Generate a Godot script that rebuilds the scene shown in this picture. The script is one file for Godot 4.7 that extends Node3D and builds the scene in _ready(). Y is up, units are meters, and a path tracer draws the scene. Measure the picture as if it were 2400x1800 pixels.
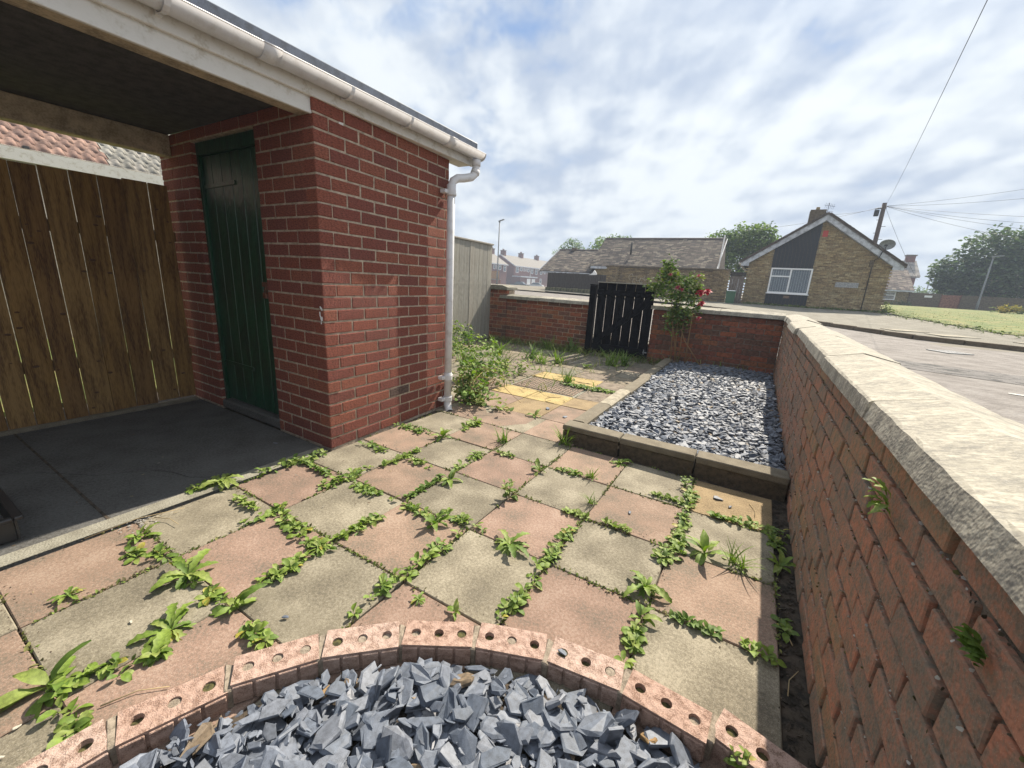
extends Node3D
# World: y up, metres. The patio surface is y = 0; -z runs along the garden wall towards the gate, +x towards the street.

var rng := RandomNumberGenerator.new()
var seen_names := {}
var M := {}
var X0 := 0.282        # right edge of the slab grid
var Z0 := -0.144       # one cross joint of the slab grid
var P := 0.455         # slab pitch

# ------------------------------------------------------------------ naming and tagging
func put(o: Node3D, called: String, parent: Node3D = null) -> Node3D:
	if parent == null:
		parent = self
	var key := str(parent.get_instance_id()) + called
	var n: int = seen_names.get(key, 0)
	seen_names[key] = n + 1
	o.name = called if n == 0 else "%s_%03d" % [called, n]
	parent.add_child(o, true)
	return o

func obj(called: String, mesh: Mesh, m: Material, parent: Node3D = null, xf := Transform3D()) -> MeshInstance3D:
	var o := MeshInstance3D.new()
	o.mesh = mesh
	o.material_override = m
	o.transform = xf
	put(o, called, parent)
	return o

func thing(called: String, label: String, category: String, at := Vector3.ZERO, turn := 0.0, group := "") -> Node3D:
	var o := Node3D.new()
	o.position = at
	o.rotation.y = turn
	put(o, called)
	tag(o, label, category, group)
	return o

func tag(o: Node3D, label: String, category: String, group := "") -> Node3D:
	o.set_meta("label", label)
	o.set_meta("category", category)
	if group != "":
		o.set_meta("group", group)
	return o

func struct(called: String, mesh: Mesh, m: Material, label := "", xf := Transform3D()) -> MeshInstance3D:
	var o := obj(called, mesh, m, null, xf)
	o.set_meta("kind", "structure")
	if label != "":
		o.set_meta("label", label)
	return o

func many(called: String, mesh: Mesh, m: Material, xfs: Array, cols: Array, parent: Node3D = null) -> MultiMeshInstance3D:
	var mm := MultiMesh.new()
	mm.transform_format = MultiMesh.TRANSFORM_3D
	mm.use_colors = cols.size() > 0
	mm.mesh = mesh
	mm.instance_count = xfs.size()
	for i in xfs.size():
		mm.set_instance_transform(i, xfs[i])
		if cols.size() > 0:
			mm.set_instance_color(i, cols[i])
	var o := MultiMeshInstance3D.new()
	o.multimesh = mm
	o.material_override = m
	put(o, called, parent)
	o.set_meta("kind", "stuff")
	return o

# ------------------------------------------------------------------ mesh building
func st_new(smooth := false) -> SurfaceTool:
	var s := SurfaceTool.new()
	s.begin(Mesh.PRIMITIVE_TRIANGLES)
	s.set_smooth_group(0 if smooth else -1)
	return s

func done(s: SurfaceTool) -> ArrayMesh:
	s.generate_normals()
	return s.commit()

func tri(s: SurfaceTool, a: Vector3, b: Vector3, c: Vector3, out: Vector3) -> void:
	var n := (c - a).cross(b - a)
	if n.length_squared() < 1e-18:
		return
	if n.dot(out) < 0.0:
		var k := b
		b = c
		c = k
	s.add_vertex(a)
	s.add_vertex(b)
	s.add_vertex(c)

func quad(s: SurfaceTool, a: Vector3, b: Vector3, c: Vector3, d: Vector3, out: Vector3) -> void:
	tri(s, a, b, c, out)
	tri(s, a, c, d, out)

func cbox(s: SurfaceTool, xf: Transform3D, size: Vector3, bevel := 0.0, jit := 0.0) -> void:
	# a box with chamfered edges; jit moves its corners a little
	var h := size * 0.5
	var j := {}
	for sx in [-1, 1]:
		for sy in [-1, 1]:
			for sz in [-1, 1]:
				j[Vector3i(sx, sy, sz)] = Vector3(rng.randf_range(-jit, jit), rng.randf_range(-jit, jit), rng.randf_range(-jit, jit)) if jit > 0.0 else Vector3.ZERO
	var v := func(k: Vector3i, axis: int) -> Vector3:
		var q := Vector3(k.x * h.x, k.y * h.y, k.z * h.z)
		for a in 3:
			if a != axis:
				q[a] -= k[a] * bevel
		return xf * (q + j[k])
	for a in 3:
		var b := (a + 1) % 3
		var c := (a + 2) % 3
		for sa in [-1, 1]:
			var ks := []
			for e in [[-1, -1], [1, -1], [1, 1], [-1, 1]]:
				var k := Vector3i.ZERO
				k[a] = sa
				k[b] = e[0]
				k[c] = e[1]
				ks.append(k)
			var out: Vector3 = xf.basis[a] * sa
			quad(s, v.call(ks[0], a), v.call(ks[1], a), v.call(ks[2], a), v.call(ks[3], a), out)
			if bevel > 0.0:
				for sb in [-1, 1]:
					var k1 := Vector3i.ZERO
					k1[a] = sa
					k1[b] = sb
					k1[c] = 1
					var k2 := k1
					k2[c] = -1
					quad(s, v.call(k1, a), v.call(k2, a), v.call(k2, b), v.call(k1, b), xf.basis[a] * sa + xf.basis[b] * sb)
	if bevel > 0.0:
		for k in j:
			tri(s, v.call(k, 0), v.call(k, 1), v.call(k, 2), xf.basis * Vector3(k))

func bx(s: SurfaceTool, x0: float, x1: float, y0: float, y1: float, z0: float, z1: float, bevel := 0.0, jit := 0.0) -> void:
	cbox(s, Transform3D(Basis(), Vector3((x0 + x1) / 2, (y0 + y1) / 2, (z0 + z1) / 2)), Vector3(absf(x1 - x0), absf(y1 - y0), absf(z1 - z0)), bevel, jit)

func boxm(x0: float, x1: float, y0: float, y1: float, z0: float, z1: float, bevel := 0.0, jit := 0.0) -> ArrayMesh:
	var s := st_new()
	bx(s, x0, x1, y0, y1, z0, z1, bevel, jit)
	return done(s)

var box_cache := {}
func sized_box(size: Vector3, bevel: float, jit: float, variant := 0) -> ArrayMesh:
	var key := "%.3f %.3f %.3f %.4f %d" % [size.x, size.y, size.z, bevel, variant]
	if not box_cache.has(key):
		var s := st_new()
		cbox(s, Transform3D(), size, bevel, jit)
		box_cache[key] = done(s)
	return box_cache[key]

func bar(s: SurfaceTool, a: Vector3, b: Vector3, w: float, t: float, side := Vector3.UP, bevel := 0.0) -> void:
	# a board from a to b, w across the given side direction, t thick
	var d := (b - a).normalized()
	var y := (side - d * side.dot(d)).normalized()
	var z := d.cross(y)
	cbox(s, Transform3D(Basis(d, y, z), (a + b) / 2), Vector3(a.distance_to(b), w, t), bevel)

func tube(s: SurfaceTool, pts: Array, radii: Array, sides := 8, cap := true) -> void:
	var rings := []
	var side := Vector3.ZERO
	for i in pts.size():
		var d: Vector3 = (pts[min(i + 1, pts.size() - 1)] - pts[max(i - 1, 0)]).normalized()
		if side == Vector3.ZERO:
			side = d.cross(Vector3(0.31, 0.2, 0.93)).normalized()
		side = (side - d * side.dot(d)).normalized()
		var up := d.cross(side)
		var r: float = radii[min(i, radii.size() - 1)]
		var ring := []
		for k in sides:
			var a := TAU * k / sides
			ring.append(pts[i] + (side * cos(a) + up * sin(a)) * r)
		rings.append(ring)
	for i in pts.size() - 1:
		var mid: Vector3 = (pts[i] + pts[i + 1]) / 2
		for k in sides:
			var k2 := (k + 1) % sides
			var q: Vector3 = (rings[i][k] + rings[i + 1][k2]) / 2
			quad(s, rings[i][k], rings[i][k2], rings[i + 1][k2], rings[i + 1][k], q - mid)
	if cap:
		for e in [0, pts.size() - 1]:
			var out: Vector3 = (pts[e] - pts[1 if e == 0 else e - 1])
			for k in sides:
				tri(s, pts[e], rings[e][k], rings[e][(k + 1) % sides], out)

func tubem(pts: Array, radii: Array, sides := 8, smooth := true) -> ArrayMesh:
	var s := st_new(smooth)
	tube(s, pts, radii, sides)
	return done(s)

func prism(s: SurfaceTool, poly: PackedVector2Array, f: Callable, t0: float, t1: float) -> void:
	# poly in a plane, f(u, v, t) puts it in space, extruded from t0 to t1
	var idx := Geometry2D.triangulate_polygon(poly)
	var c := Vector2.ZERO
	for q in poly:
		c += q
	c /= poly.size()
	var dir: Vector3 = f.call(c.x, c.y, t1) - f.call(c.x, c.y, t0)
	for i in range(0, idx.size(), 3):
		var a := poly[idx[i]]
		var b := poly[idx[i + 1]]
		var d := poly[idx[i + 2]]
		tri(s, f.call(a.x, a.y, t0), f.call(b.x, b.y, t0), f.call(d.x, d.y, t0), -dir)
		tri(s, f.call(a.x, a.y, t1), f.call(b.x, b.y, t1), f.call(d.x, d.y, t1), dir)
	var cw := Geometry2D.is_polygon_clockwise(poly)
	for i in poly.size():
		var a := poly[i]
		var b := poly[(i + 1) % poly.size()]
		var nrm := Vector2(b.y - a.y, a.x - b.x) * (-1.0 if cw else 1.0)
		var m := (a + b) / 2
		var out: Vector3 = f.call(m.x + nrm.x, m.y + nrm.y, t0) - f.call(m.x, m.y, t0)
		quad(s, f.call(a.x, a.y, t0), f.call(b.x, b.y, t0), f.call(b.x, b.y, t1), f.call(a.x, a.y, t1), out)

func xyz(u: float, v: float, t: float) -> Vector3:   # a plane that faces +z
	return Vector3(u, v, t)

func zyx(u: float, v: float, t: float) -> Vector3:   # a plane that faces +x
	return Vector3(t, v, u)

func xzy(u: float, v: float, t: float) -> Vector3:   # a plan, extruded upwards
	return Vector3(u, t, v)

func prismm(poly: Array, f: Callable, t0: float, t1: float) -> ArrayMesh:
	var s := st_new()
	prism(s, PackedVector2Array(poly), f, t0, t1)
	return done(s)

# ------------------------------------------------------------------ procedural textures and materials
func noise_bytes(size: int, freq: float, octaves: int, sd: int, kind := FastNoiseLite.TYPE_SIMPLEX_SMOOTH) -> PackedByteArray:
	var n := FastNoiseLite.new()
	n.seed = sd
	n.noise_type = kind
	n.frequency = freq
	n.fractal_octaves = octaves
	n.fractal_type = FastNoiseLite.FRACTAL_FBM if octaves > 1 else FastNoiseLite.FRACTAL_NONE
	var im := n.get_seamless_image(size, size, false, false, 0.15)
	im.convert(Image.FORMAT_L8)
	return im.get_data()

func mixed(size: int, layers: Array) -> PackedFloat32Array:
	# layers: [frequency, octaves, weight, seed]
	var out := PackedFloat32Array()
	out.resize(size * size)
	var total := 0.0
	for l in layers:
		var b := noise_bytes(size, l[0], l[1], l[3])
		var w: float = l[2] / 255.0
		total += l[2]
		for i in out.size():
			out[i] += b[i] * w
	for i in out.size():
		out[i] /= total
	return out

func tex(size: int, layers: Array, ramp: Array, lo := 0.3, hi := 0.7, specks := 0.0, speck := Color.WHITE, sd := 1) -> ImageTexture:
	var v := mixed(size, layers)
	var r := RandomNumberGenerator.new()
	r.seed = sd
	var table := []
	for k in 256:
		var t := k / 255.0 * (ramp.size() - 1)
		var i := mini(int(t), ramp.size() - 2)
		var c: Color = ramp[i].lerp(ramp[i + 1], t - i)
		table.append(c.linear_to_srgb())
	var sp := speck.linear_to_srgb()
	var data := PackedByteArray()
	data.resize(size * size * 3)
	for i in v.size():
		var c: Color = table[clampi(int((v[i] - lo) / (hi - lo) * 255.0), 0, 255)]
		if specks > 0.0 and r.randf() < specks:
			c = c.lerp(sp, r.randf_range(0.4, 0.9))
		data[i * 3] = int(clampf(c.r, 0, 1) * 255)
		data[i * 3 + 1] = int(clampf(c.g, 0, 1) * 255)
		data[i * 3 + 2] = int(clampf(c.b, 0, 1) * 255)
	return ImageTexture.create_from_image(Image.create_from_data(size, size, false, Image.FORMAT_RGB8, data))

func ntex(size: int, layers: Array, strength: float) -> ImageTexture:
	var v := mixed(size, layers)
	var data := PackedByteArray()
	data.resize(size * size)
	for i in v.size():
		data[i] = int(clampf(v[i], 0, 1) * 255)
	var im := Image.create_from_data(size, size, false, Image.FORMAT_L8, data)
	im.convert(Image.FORMAT_RGBA8)
	im.bump_map_to_normal_map(strength)
	return ImageTexture.create_from_image(im)

func mat(c: Color, rough := 0.85, t: Texture2D = null, tile := 1.0, n: Texture2D = null, nscale := 1.0, stretch := Vector3.ONE) -> StandardMaterial3D:
	var m := StandardMaterial3D.new()
	m.albedo_color = c.linear_to_srgb()
	m.roughness = rough
	if t or n:
		m.uv1_triplanar = true
		m.uv1_world_triplanar = true
		m.uv1_scale = stretch / tile
	if t:
		m.albedo_texture = t
	if n:
		m.normal_enabled = true
		m.normal_texture = n
		m.normal_scale = nscale
	return m

func tint(c: Color, k: float) -> Color:
	return Color(c.r * k, c.g * k, c.b * k)

func rc(a: float, b: float) -> float:
	return rng.randf_range(a, b)

# ------------------------------------------------------------------ sky
func sky_image() -> Image:
	var w := 1536
	var h := 768
	var a := FastNoiseLite.new()
	a.seed = 11
	a.frequency = 0.9
	a.fractal_octaves = 6
	a.fractal_gain = 0.54
	a.domain_warp_enabled = true
	a.domain_warp_amplitude = 0.35
	a.domain_warp_frequency = 0.8
	var b := FastNoiseLite.new()
	b.seed = 4
	b.frequency = 2.1
	b.fractal_octaves = 6
	b.fractal_gain = 0.56
	b.domain_warp_enabled = true
	b.domain_warp_amplitude = 0.16
	b.domain_warp_frequency = 2.0
	var c := FastNoiseLite.new()
	c.seed = 23
	c.frequency = 0.55
	c.fractal_octaves = 3
	var wisp := FastNoiseLite.new()
	wisp.seed = 31
	wisp.frequency = 1.0
	wisp.fractal_octaves = 4
	var im := Image.create(w, h, false, Image.FORMAT_RGBF)
	var sun := Vector3(0.125, 1.0, -1.0).normalized()
	var hole := Vector3(-0.86, 0.66, -0.62).normalized()
	var blue := Color(0.140, 0.233, 0.414)
	var grey := Color(0.295, 0.343, 0.425)
	var white := Color(0.505, 0.537, 0.562)
	for j in h:
		var el := PI / 2 - PI * (j + 0.5) / h
		for i in w:
			var az := TAU * (i + 0.5) / w
			if el <= 0.0:
				im.set_pixel(i, j, Color(0.11, 0.10, 0.09))
				continue
			var d := Vector3(sin(az) * cos(el), sin(el), -cos(az) * cos(el))
			var k := 1.0 / (d.y + 0.20)
			# cloud sheets seen from below, drawn out along one bearing
			var px := (d.x * 0.86 + d.z * 0.5) * k
			var pz := (d.z * 0.86 - d.x * 0.5) * k
			var n1 := a.get_noise_2d(px * 0.85, pz * 1.05)
			var n2 := b.get_noise_2d(px * 1.25 + 7.0, pz * 1.5)
			var n3 := c.get_noise_2d(px + 3.0, pz * 1.2)
			var n4 := wisp.get_noise_2d((px * 0.8 + pz * 0.6) * 0.7, (pz * 0.8 - px * 0.6) * 4.2)
			var near := clampf((d.dot(hole) - 0.955) / 0.045, 0.0, 1.0)
			var cover := smoothstep(-0.52, 0.05, n1 * 1.05 + n2 * 0.45 + 0.40 - near * (0.8 + n2))
			var lit := smoothstep(-0.48, 0.5, n2 * 0.62 + n1 * 0.40 + n3 * 0.42 + n4 * 0.38 + 0.10)
			var cloud := grey.lerp(white, lit)
			var back := blue.lerp(Color(0.30, 0.36, 0.447), smoothstep(0.55, 0.0, d.y))
			var col := back.lerp(cloud, cover)
			# pale air towards the horizon
			col = col.lerp(Color(0.345, 0.395, 0.455), 0.55 * exp(-d.y / 0.09))
			# brighter cloud round the sun
			var g := maxf(d.dot(sun), 0.0)
			col *= 1.0 + 0.12 * pow(g, 4.0) + 0.5 * pow(g, 40.0)
			im.set_pixel(i, j, col)
	return im

func ground_y(x: float, z: float) -> float:
	var d := Vector2(x, z).length()
	var ks := [0.0, 15.0, 19.0, 26.0, 30.0, 45.0, 60.0, 120.0, 900.0]
	var ys := [0.28, 0.3, 0.42, 0.58, 0.64, 0.85, 0.92, 1.0, 1.12]
	var y := 1.12
	for i in ks.size() - 1:
		if d < ks[i + 1]:
			y = lerpf(ys[i], ys[i + 1], (d - ks[i]) / (ks[i + 1] - ks[i]))
			break
	# the land falls away to the north-west
	var west := smoothstep(-9.0, -24.0, x) * smoothstep(30.0, 112.0, d)
	return lerpf(y, -0.55, west)

func drape(s: SurfaceTool, a: Array, b: Array, n: int, lift: float) -> void:
	# a sheet between two polylines (plan points), laid on the ground
	for i in a.size() - 1:
		var m: int = maxi(1, int(ceil(maxf(a[i].distance_to(a[i + 1]), b[i].distance_to(b[i + 1])) / 3.0)))
		for u in m:
			for k in n:
				var q := []
				for e in [[u, k], [u + 1, k], [u + 1, k + 1], [u, k + 1]]:
					var f := float(e[0]) / m
					var p: Vector2 = a[i].lerp(a[i + 1], f).lerp(b[i].lerp(b[i + 1], f), float(e[1]) / n)
					q.append(Vector3(p.x, ground_y(p.x, p.y) + lift, p.y))
				quad(s, q[0], q[1], q[2], q[3], Vector3.UP)

func make_materials() -> void:
	var grey_ramp := [Color(0.45, 0.45, 0.45), Color(0.75, 0.75, 0.75), Color(1, 1, 1)]
	var grain := tex(512, [[0.012, 4, 1.0, 3], [0.09, 3, 0.7, 5], [0.3, 1, 0.35, 6]], grey_ramp, 0.3, 0.68)
	var blotch := tex(512, [[0.008, 5, 1.0, 13], [0.06, 3, 0.35, 15]], [Color(0.32, 0.34, 0.34), Color(0.8, 0.8, 0.8), Color(1, 1, 1)], 0.33, 0.62)
	var rough_n := ntex(512, [[0.03, 4, 1.0, 21], [0.15, 2, 0.5, 22]], 5.0)
	var fine_n := ntex(512, [[0.1, 3, 1.0, 31]], 4.0)
	M.grain = grain
	M.blotch = blotch
	# concrete paving: stains, grain and pale flecks
	var slab_t := tex(1024, [[0.006, 4, 0.7, 41], [0.09, 3, 0.9, 42], [0.3, 1, 0.9, 43]], [Color(0.46, 0.44, 0.41), Color(0.70, 0.69, 0.67), Color(0.84, 0.84, 0.82), Color(1, 1, 1)], 0.33, 0.67, 0.06, Color(1, 1, 0.97), 5)
	var slab_n := ntex(512, [[0.16, 3, 1.0, 51], [0.02, 3, 0.5, 52]], 3.0)
	var grey_t := tex(1024, [[0.005, 4, 1.0, 141], [0.09, 3, 0.8, 142], [0.3, 1, 0.75, 143]], [Color(0.165, 0.148, 0.115), Color(0.245, 0.222, 0.172), Color(0.305, 0.28, 0.22), Color(0.43, 0.40, 0.325)], 0.31, 0.69, 0.05, Color(0.55, 0.53, 0.47), 5)
	var pink_t := tex(1024, [[0.005, 4, 1.0, 151], [0.09, 3, 0.8, 152], [0.3, 1, 0.75, 153]], [Color(0.185, 0.15, 0.115), Color(0.30, 0.21, 0.16), Color(0.37, 0.235, 0.175), Color(0.46, 0.335, 0.265)], 0.31, 0.69, 0.05, Color(0.56, 0.50, 0.44), 7)
	M.slab_grey = []
	for k in 4:
		M.slab_grey.append(mat(tint(Color(1.04, 1.0, 0.93), 0.63 + 0.036 * k), 0.93, grey_t, 1.6, slab_n, 0.22))
	M.slab_pink = []
	for k in 4:
		M.slab_pink.append(mat(tint([Color(1, 1, 1), Color(0.97, 1.0, 0.97)][k % 2], 0.63 + 0.036 * k), 0.93, pink_t, 1.5, slab_n, 0.22))
	M.slab_tan = mat(Color(0.324, 0.238, 0.133), 0.93, slab_t, 1.3, slab_n, 0.5)
	M.slab_yellow = mat(Color(0.475, 0.360, 0.155), 0.9, slab_t, 1.6, rough_n, 0.8)
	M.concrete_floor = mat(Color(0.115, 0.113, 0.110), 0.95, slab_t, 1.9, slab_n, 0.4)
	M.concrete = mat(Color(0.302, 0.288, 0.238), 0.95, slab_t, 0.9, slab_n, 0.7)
	M.concrete_pale = mat(Color(0.360, 0.328, 0.259), 0.92, slab_t, 1.5, slab_n, 0.5)
	M.kerb = mat(Color(0.220, 0.191, 0.143), 0.95, slab_t, 0.8, slab_n, 0.7)
	M.kerb_new = mat(Color(0.403, 0.360, 0.274), 0.92, grain, 0.8, slab_n, 0.4)
	# weathered coping stone: cream with grey lichen
	var cop_t := tex(1024, [[0.008, 4, 0.8, 61], [0.04, 4, 1.0, 62], [0.2, 2, 0.7, 63]], [Color(0.36, 0.345, 0.31), Color(0.50, 0.47, 0.405), Color(0.66, 0.615, 0.515), Color(0.86, 0.82, 0.70)], 0.33, 0.67, 0.03, Color(1, 1, 1), 6)
	M.coping = mat(Color(0.533, 0.526, 0.511), 0.95, cop_t, 0.8, rough_n, 0.35, Vector3(0.7, 1, 1.1))
	M.coping_dark = mat(Color(0.360, 0.360, 0.338), 0.95, cop_t, 0.8, rough_n, 0.8)
	# bricks: drag-wired faces on the shed, stained smooth ones in the garden wall
	var wave := tex(512, [[0.022, 2, 1.0, 71], [0.09, 3, 0.6, 72]], [Color(0.36, 0.34, 0.34), Color(0.8, 0.8, 0.8), Color(1, 1, 1)], 0.3, 0.66)
	var wave_n := ntex(512, [[0.035, 2, 1.0, 73]], 9.0)
	M.shed_brick = []
	for c in [Color(0.275, 0.078, 0.048), Color(0.255, 0.072, 0.046), Color(0.29, 0.088, 0.053), Color(0.24, 0.068, 0.047), Color(0.305, 0.098, 0.058), Color(0.22, 0.066, 0.047)]:
		M.shed_brick.append(mat(c, 0.9, wave, 0.30, wave_n, 1.6, Vector3(1, 3.4, 1)))
	M.shed_brick_dark = mat(Color(0.12, 0.075, 0.06), 0.9, wave, 0.3, wave_n, 1.0)
	M.mortar = mat(Color(0.50, 0.405, 0.305), 0.97, grain, 0.4, rough_n, 0.8)
	M.mortar_dirty = mat(Color(0.19, 0.165, 0.13), 0.97, blotch, 0.35, rough_n, 1.0)
	var dirt := tex(1024, [[0.01, 5, 1.0, 81], [0.05, 4, 0.7, 82], [0.2, 2, 0.4, 83]], [Color(0.42, 0.42, 0.40), Color(0.66, 0.65, 0.62), Color(0.9, 0.9, 0.88), Color(1, 1, 1)], 0.3, 0.7, 0.02, Color(1, 1, 1), 8)
	var film := tex(1024, [[0.011, 4, 1.0, 171], [0.045, 4, 0.9, 172], [0.2, 2, 0.35, 173]], [Color(0.18, 0.147, 0.113), Color(0.25, 0.18, 0.13), Color(0.31, 0.172, 0.118), Color(0.39, 0.195, 0.125)], 0.34, 0.66, 0.012, Color(0.6, 0.57, 0.5), 8)
	M.wall_brick = []
	for k in 12:
		var wm := mat([Color(1.05, 1.0, 0.98), Color(1.18, 1.05, 1.0), Color(0.92, 1.0, 1.02), Color(0.88, 0.93, 0.95), Color(1.2, 1.0, 0.92), Color(1.06, 1.06, 0.92)][k % 6], 0.95, film, 0.75, rough_n, 0.9)
		wm.albedo_color = tint(wm.albedo_color, 1.0)
		wm.uv1_offset = Vector3(0.37 * k, 0.21 * k, 0.53 * k)
		M.wall_brick.append(wm)
	M.back_brick = []
	for c in [Color(0.29, 0.10, 0.062), Color(0.25, 0.085, 0.055), Color(0.33, 0.13, 0.065), Color(0.17, 0.085, 0.06), Color(0.22, 0.10, 0.07), Color(0.35, 0.115, 0.06)]:
		M.back_brick.append(mat(c, 0.93, dirt, 0.6, rough_n, 0.9))
	var ring_t := tex(512, [[0.02, 4, 1.0, 161], [0.15, 3, 1.0, 162]], [Color(0.42, 0.37, 0.33), Color(0.72, 0.70, 0.68), Color(0.88, 0.88, 0.88), Color(1, 1, 1)], 0.32, 0.68, 0.05, Color(1, 1, 1), 12)
	M.ring_brick = []
	for c in [Color(0.470, 0.330, 0.272), Color(0.441, 0.301, 0.242), Color(0.492, 0.360, 0.301)]:
		M.ring_brick.append(mat(c, 0.95, ring_t, 0.35, rough_n, 1.3))
	M.ring_mortar = mat(Color(0.317, 0.266, 0.212), 0.97, dirt, 0.3, rough_n, 1.0)
	M.moss = mat(Color(0.094, 0.086, 0.029), 0.98, blotch, 0.1, rough_n, 1.0)
	# timber and paint
	var wood := tex(512, [[0.012, 3, 0.8, 91], [0.1, 3, 0.8, 92]], [Color(0.36, 0.30, 0.26), Color(0.75, 0.72, 0.68), Color(1, 1, 1)], 0.28, 0.64)
	var wood_n := ntex(512, [[0.05, 3, 1.0, 93]], 4.0)
	var mild := tex(512, [[0.012, 3, 0.8, 94], [0.1, 3, 0.8, 95]], [Color(0.66, 0.64, 0.61), Color(0.85, 0.84, 0.82), Color(1, 1, 1)], 0.28, 0.72)
	M.kerb_base = mat(Color(0.115, 0.088, 0.058), 0.97, dirt, 0.5, rough_n, 1.0)
	M.path_slab = []
	for k in 3:
		M.path_slab.append(mat(tint([Color(0.27, 0.225, 0.165), Color(0.255, 0.205, 0.16), Color(0.235, 0.21, 0.165)][k], 0.95), 0.95, dirt, 1.1, rough_n, 0.5))
	M.fence_brown = []
	for c in [Color(0.25, 0.14, 0.04), Color(0.28, 0.165, 0.055), Color(0.215, 0.115, 0.035)]:
		M.fence_brown.append(mat(c, 0.85, wood, 0.55, wood_n, 0.35, Vector3(2.2, 0.16, 2.2)))
	M.fence_grey = []
	for c in [Color(0.357, 0.340, 0.297), Color(0.323, 0.310, 0.276), Color(0.383, 0.357, 0.310)]:
		M.fence_grey.append(mat(c, 0.9, mild, 0.6, wood_n, 0.35, Vector3(2.2, 0.16, 2.2)))
	M.gate_black = mat(Color(0.009, 0.009, 0.013), 0.95, wood, 0.8, wood_n, 0.4, Vector3(2, 0.4, 2))
	M.gate_black.metallic_specular = 0.15
	M.knot = mat(Color(0.09, 0.045, 0.02), 0.85)
	M.door_green = mat(Color(0.004, 0.056, 0.024), 0.33, wood, 0.9, wood_n, 0.25, Vector3(2, 0.3, 2))
	M.iron = mat(Color(0.02, 0.02, 0.02), 0.55, grain, 0.3)
	M.rust = mat(Color(0.16, 0.06, 0.03), 0.8, grain, 0.1)
	M.white_paint = mat(Color(0.636, 0.619, 0.585), 0.6, tex(512, [[0.02, 4, 1.0, 101], [0.1, 3, 0.5, 102]], [Color(0.80, 0.77, 0.72), Color(0.95, 0.95, 0.94), Color(1, 1, 1)], 0.26, 0.52), 0.9)
	M.cream_paint = mat(Color(0.52, 0.43, 0.31), 0.7, grain, 0.9)
	M.pvc = mat(Color(0.624, 0.616, 0.624), 0.38, tex(512, [[0.02, 5, 1.0, 111], [0.15, 2, 0.4, 112]], [Color(0.78, 0.75, 0.71), Color(0.95, 0.95, 0.95), Color(1, 1, 1)], 0.26, 0.55), 0.9)
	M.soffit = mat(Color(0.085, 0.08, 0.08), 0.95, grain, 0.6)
	M.roof_felt = mat(Color(0.080, 0.104, 0.152), 0.5, grain, 0.5)
	# ground
	M.soil = mat(Color(0.075, 0.058, 0.042), 1.0, blotch, 0.3, rough_n, 1.0)
	M.road = mat(Color(0.215, 0.198, 0.185), 0.9, tex(1024, [[0.006, 5, 1.0, 121], [0.2, 2, 0.8, 122], [0.03, 3, 0.4, 124]], [Color(0.55, 0.53, 0.52), Color(0.8, 0.78, 0.77), Color(1, 1, 1)], 0.33, 0.66, 0.03, Color(1, 1, 1), 9), 3.1, fine_n, 0.6)
	M.road_patch = mat(Color(0.155, 0.145, 0.14), 0.92, blotch, 1.3, fine_n, 0.8)
	M.pavement = mat(Color(0.223, 0.209, 0.173), 0.93, slab_t, 4.1, fine_n, 0.5)
	var lawn_t := tex(1024, [[0.008, 5, 1.2, 131], [0.06, 3, 0.6, 132], [0.3, 1, 0.6, 133]], [Color(0.10, 0.15, 0.03), Color(0.16, 0.20, 0.045), Color(0.22, 0.225, 0.065), Color(0.31, 0.245, 0.10)], 0.36, 0.68)
	M.lawn = mat(Color(0.792, 0.792, 0.792), 0.95, lawn_t, 9.0, rough_n, 0.6)
	M.land = mat(Color(0.216, 0.194, 0.158), 0.95, slab_t, 7.0, rough_n, 0.5)
	# slate
	M.slate = []
	for c in [Color(0.130, 0.156, 0.205), Color(0.150, 0.176, 0.226), Color(0.178, 0.203, 0.252), Color(0.108, 0.133, 0.178), Color(0.205, 0.226, 0.27)]:
		M.slate.append(mat(c, 0.58, grain, 0.16, fine_n, 0.35))
	M.slate_rust = [mat(Color(0.189, 0.140, 0.091), 0.6, blotch, 0.09, fine_n, 0.6), mat(Color(0.294, 0.182, 0.077), 0.65, blotch, 0.07, fine_n, 0.6)]
	M.slate_bulk = mat(Color(1, 1, 1), 0.6, grain, 0.12, fine_n, 0.4)
	M.slate_bulk.vertex_color_use_as_albedo = true
	# plants
	M.leaf = []
	for c in [Color(0.230, 0.344, 0.053), Color(0.279, 0.394, 0.066), Color(0.164, 0.267, 0.045), Color(0.328, 0.410, 0.098)]:
		M.leaf.append(leaf_mat(c, 0.62, Color(0.45, 0.62, 0.08)))
	M.leaf_yellow = leaf_mat(Color(0.40, 0.36, 0.06), 0.6, Color(0.3, 0.3, 0.03))
	M.stem = mat(Color(0.22, 0.24, 0.07), 0.8)
	M.stem_brown = mat(Color(0.30, 0.19, 0.09), 0.85)
	M.foliage = leaf_mat(Color(1, 1, 1), 0.8, Color(0.42, 0.55, 0.10))
	M.foliage.vertex_color_use_as_albedo = true
	M.bark = mat(Color(0.12, 0.095, 0.07), 0.95, blotch, 0.6, rough_n, 1.0)
	M.rose = leaf_mat(Color(0.55, 0.02, 0.05), 0.6, Color(0.3, 0.01, 0.02))
	M.rose_pink = leaf_mat(Color(0.60, 0.09, 0.14), 0.6, Color(0.3, 0.03, 0.05))
	# distant building stuff
	M.tinted = mat(Color(1, 1, 1), 0.9, grain, 0.7, rough_n, 0.5)
	M.tinted.vertex_color_use_as_albedo = true
	M.far_mortar = mat(Color(0.35, 0.29, 0.19), 0.95, grain, 1.0)
	M.far_red = mat(Color(0.20, 0.075, 0.055), 0.92, dirt, 2.2, rough_n, 0.5)
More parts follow.
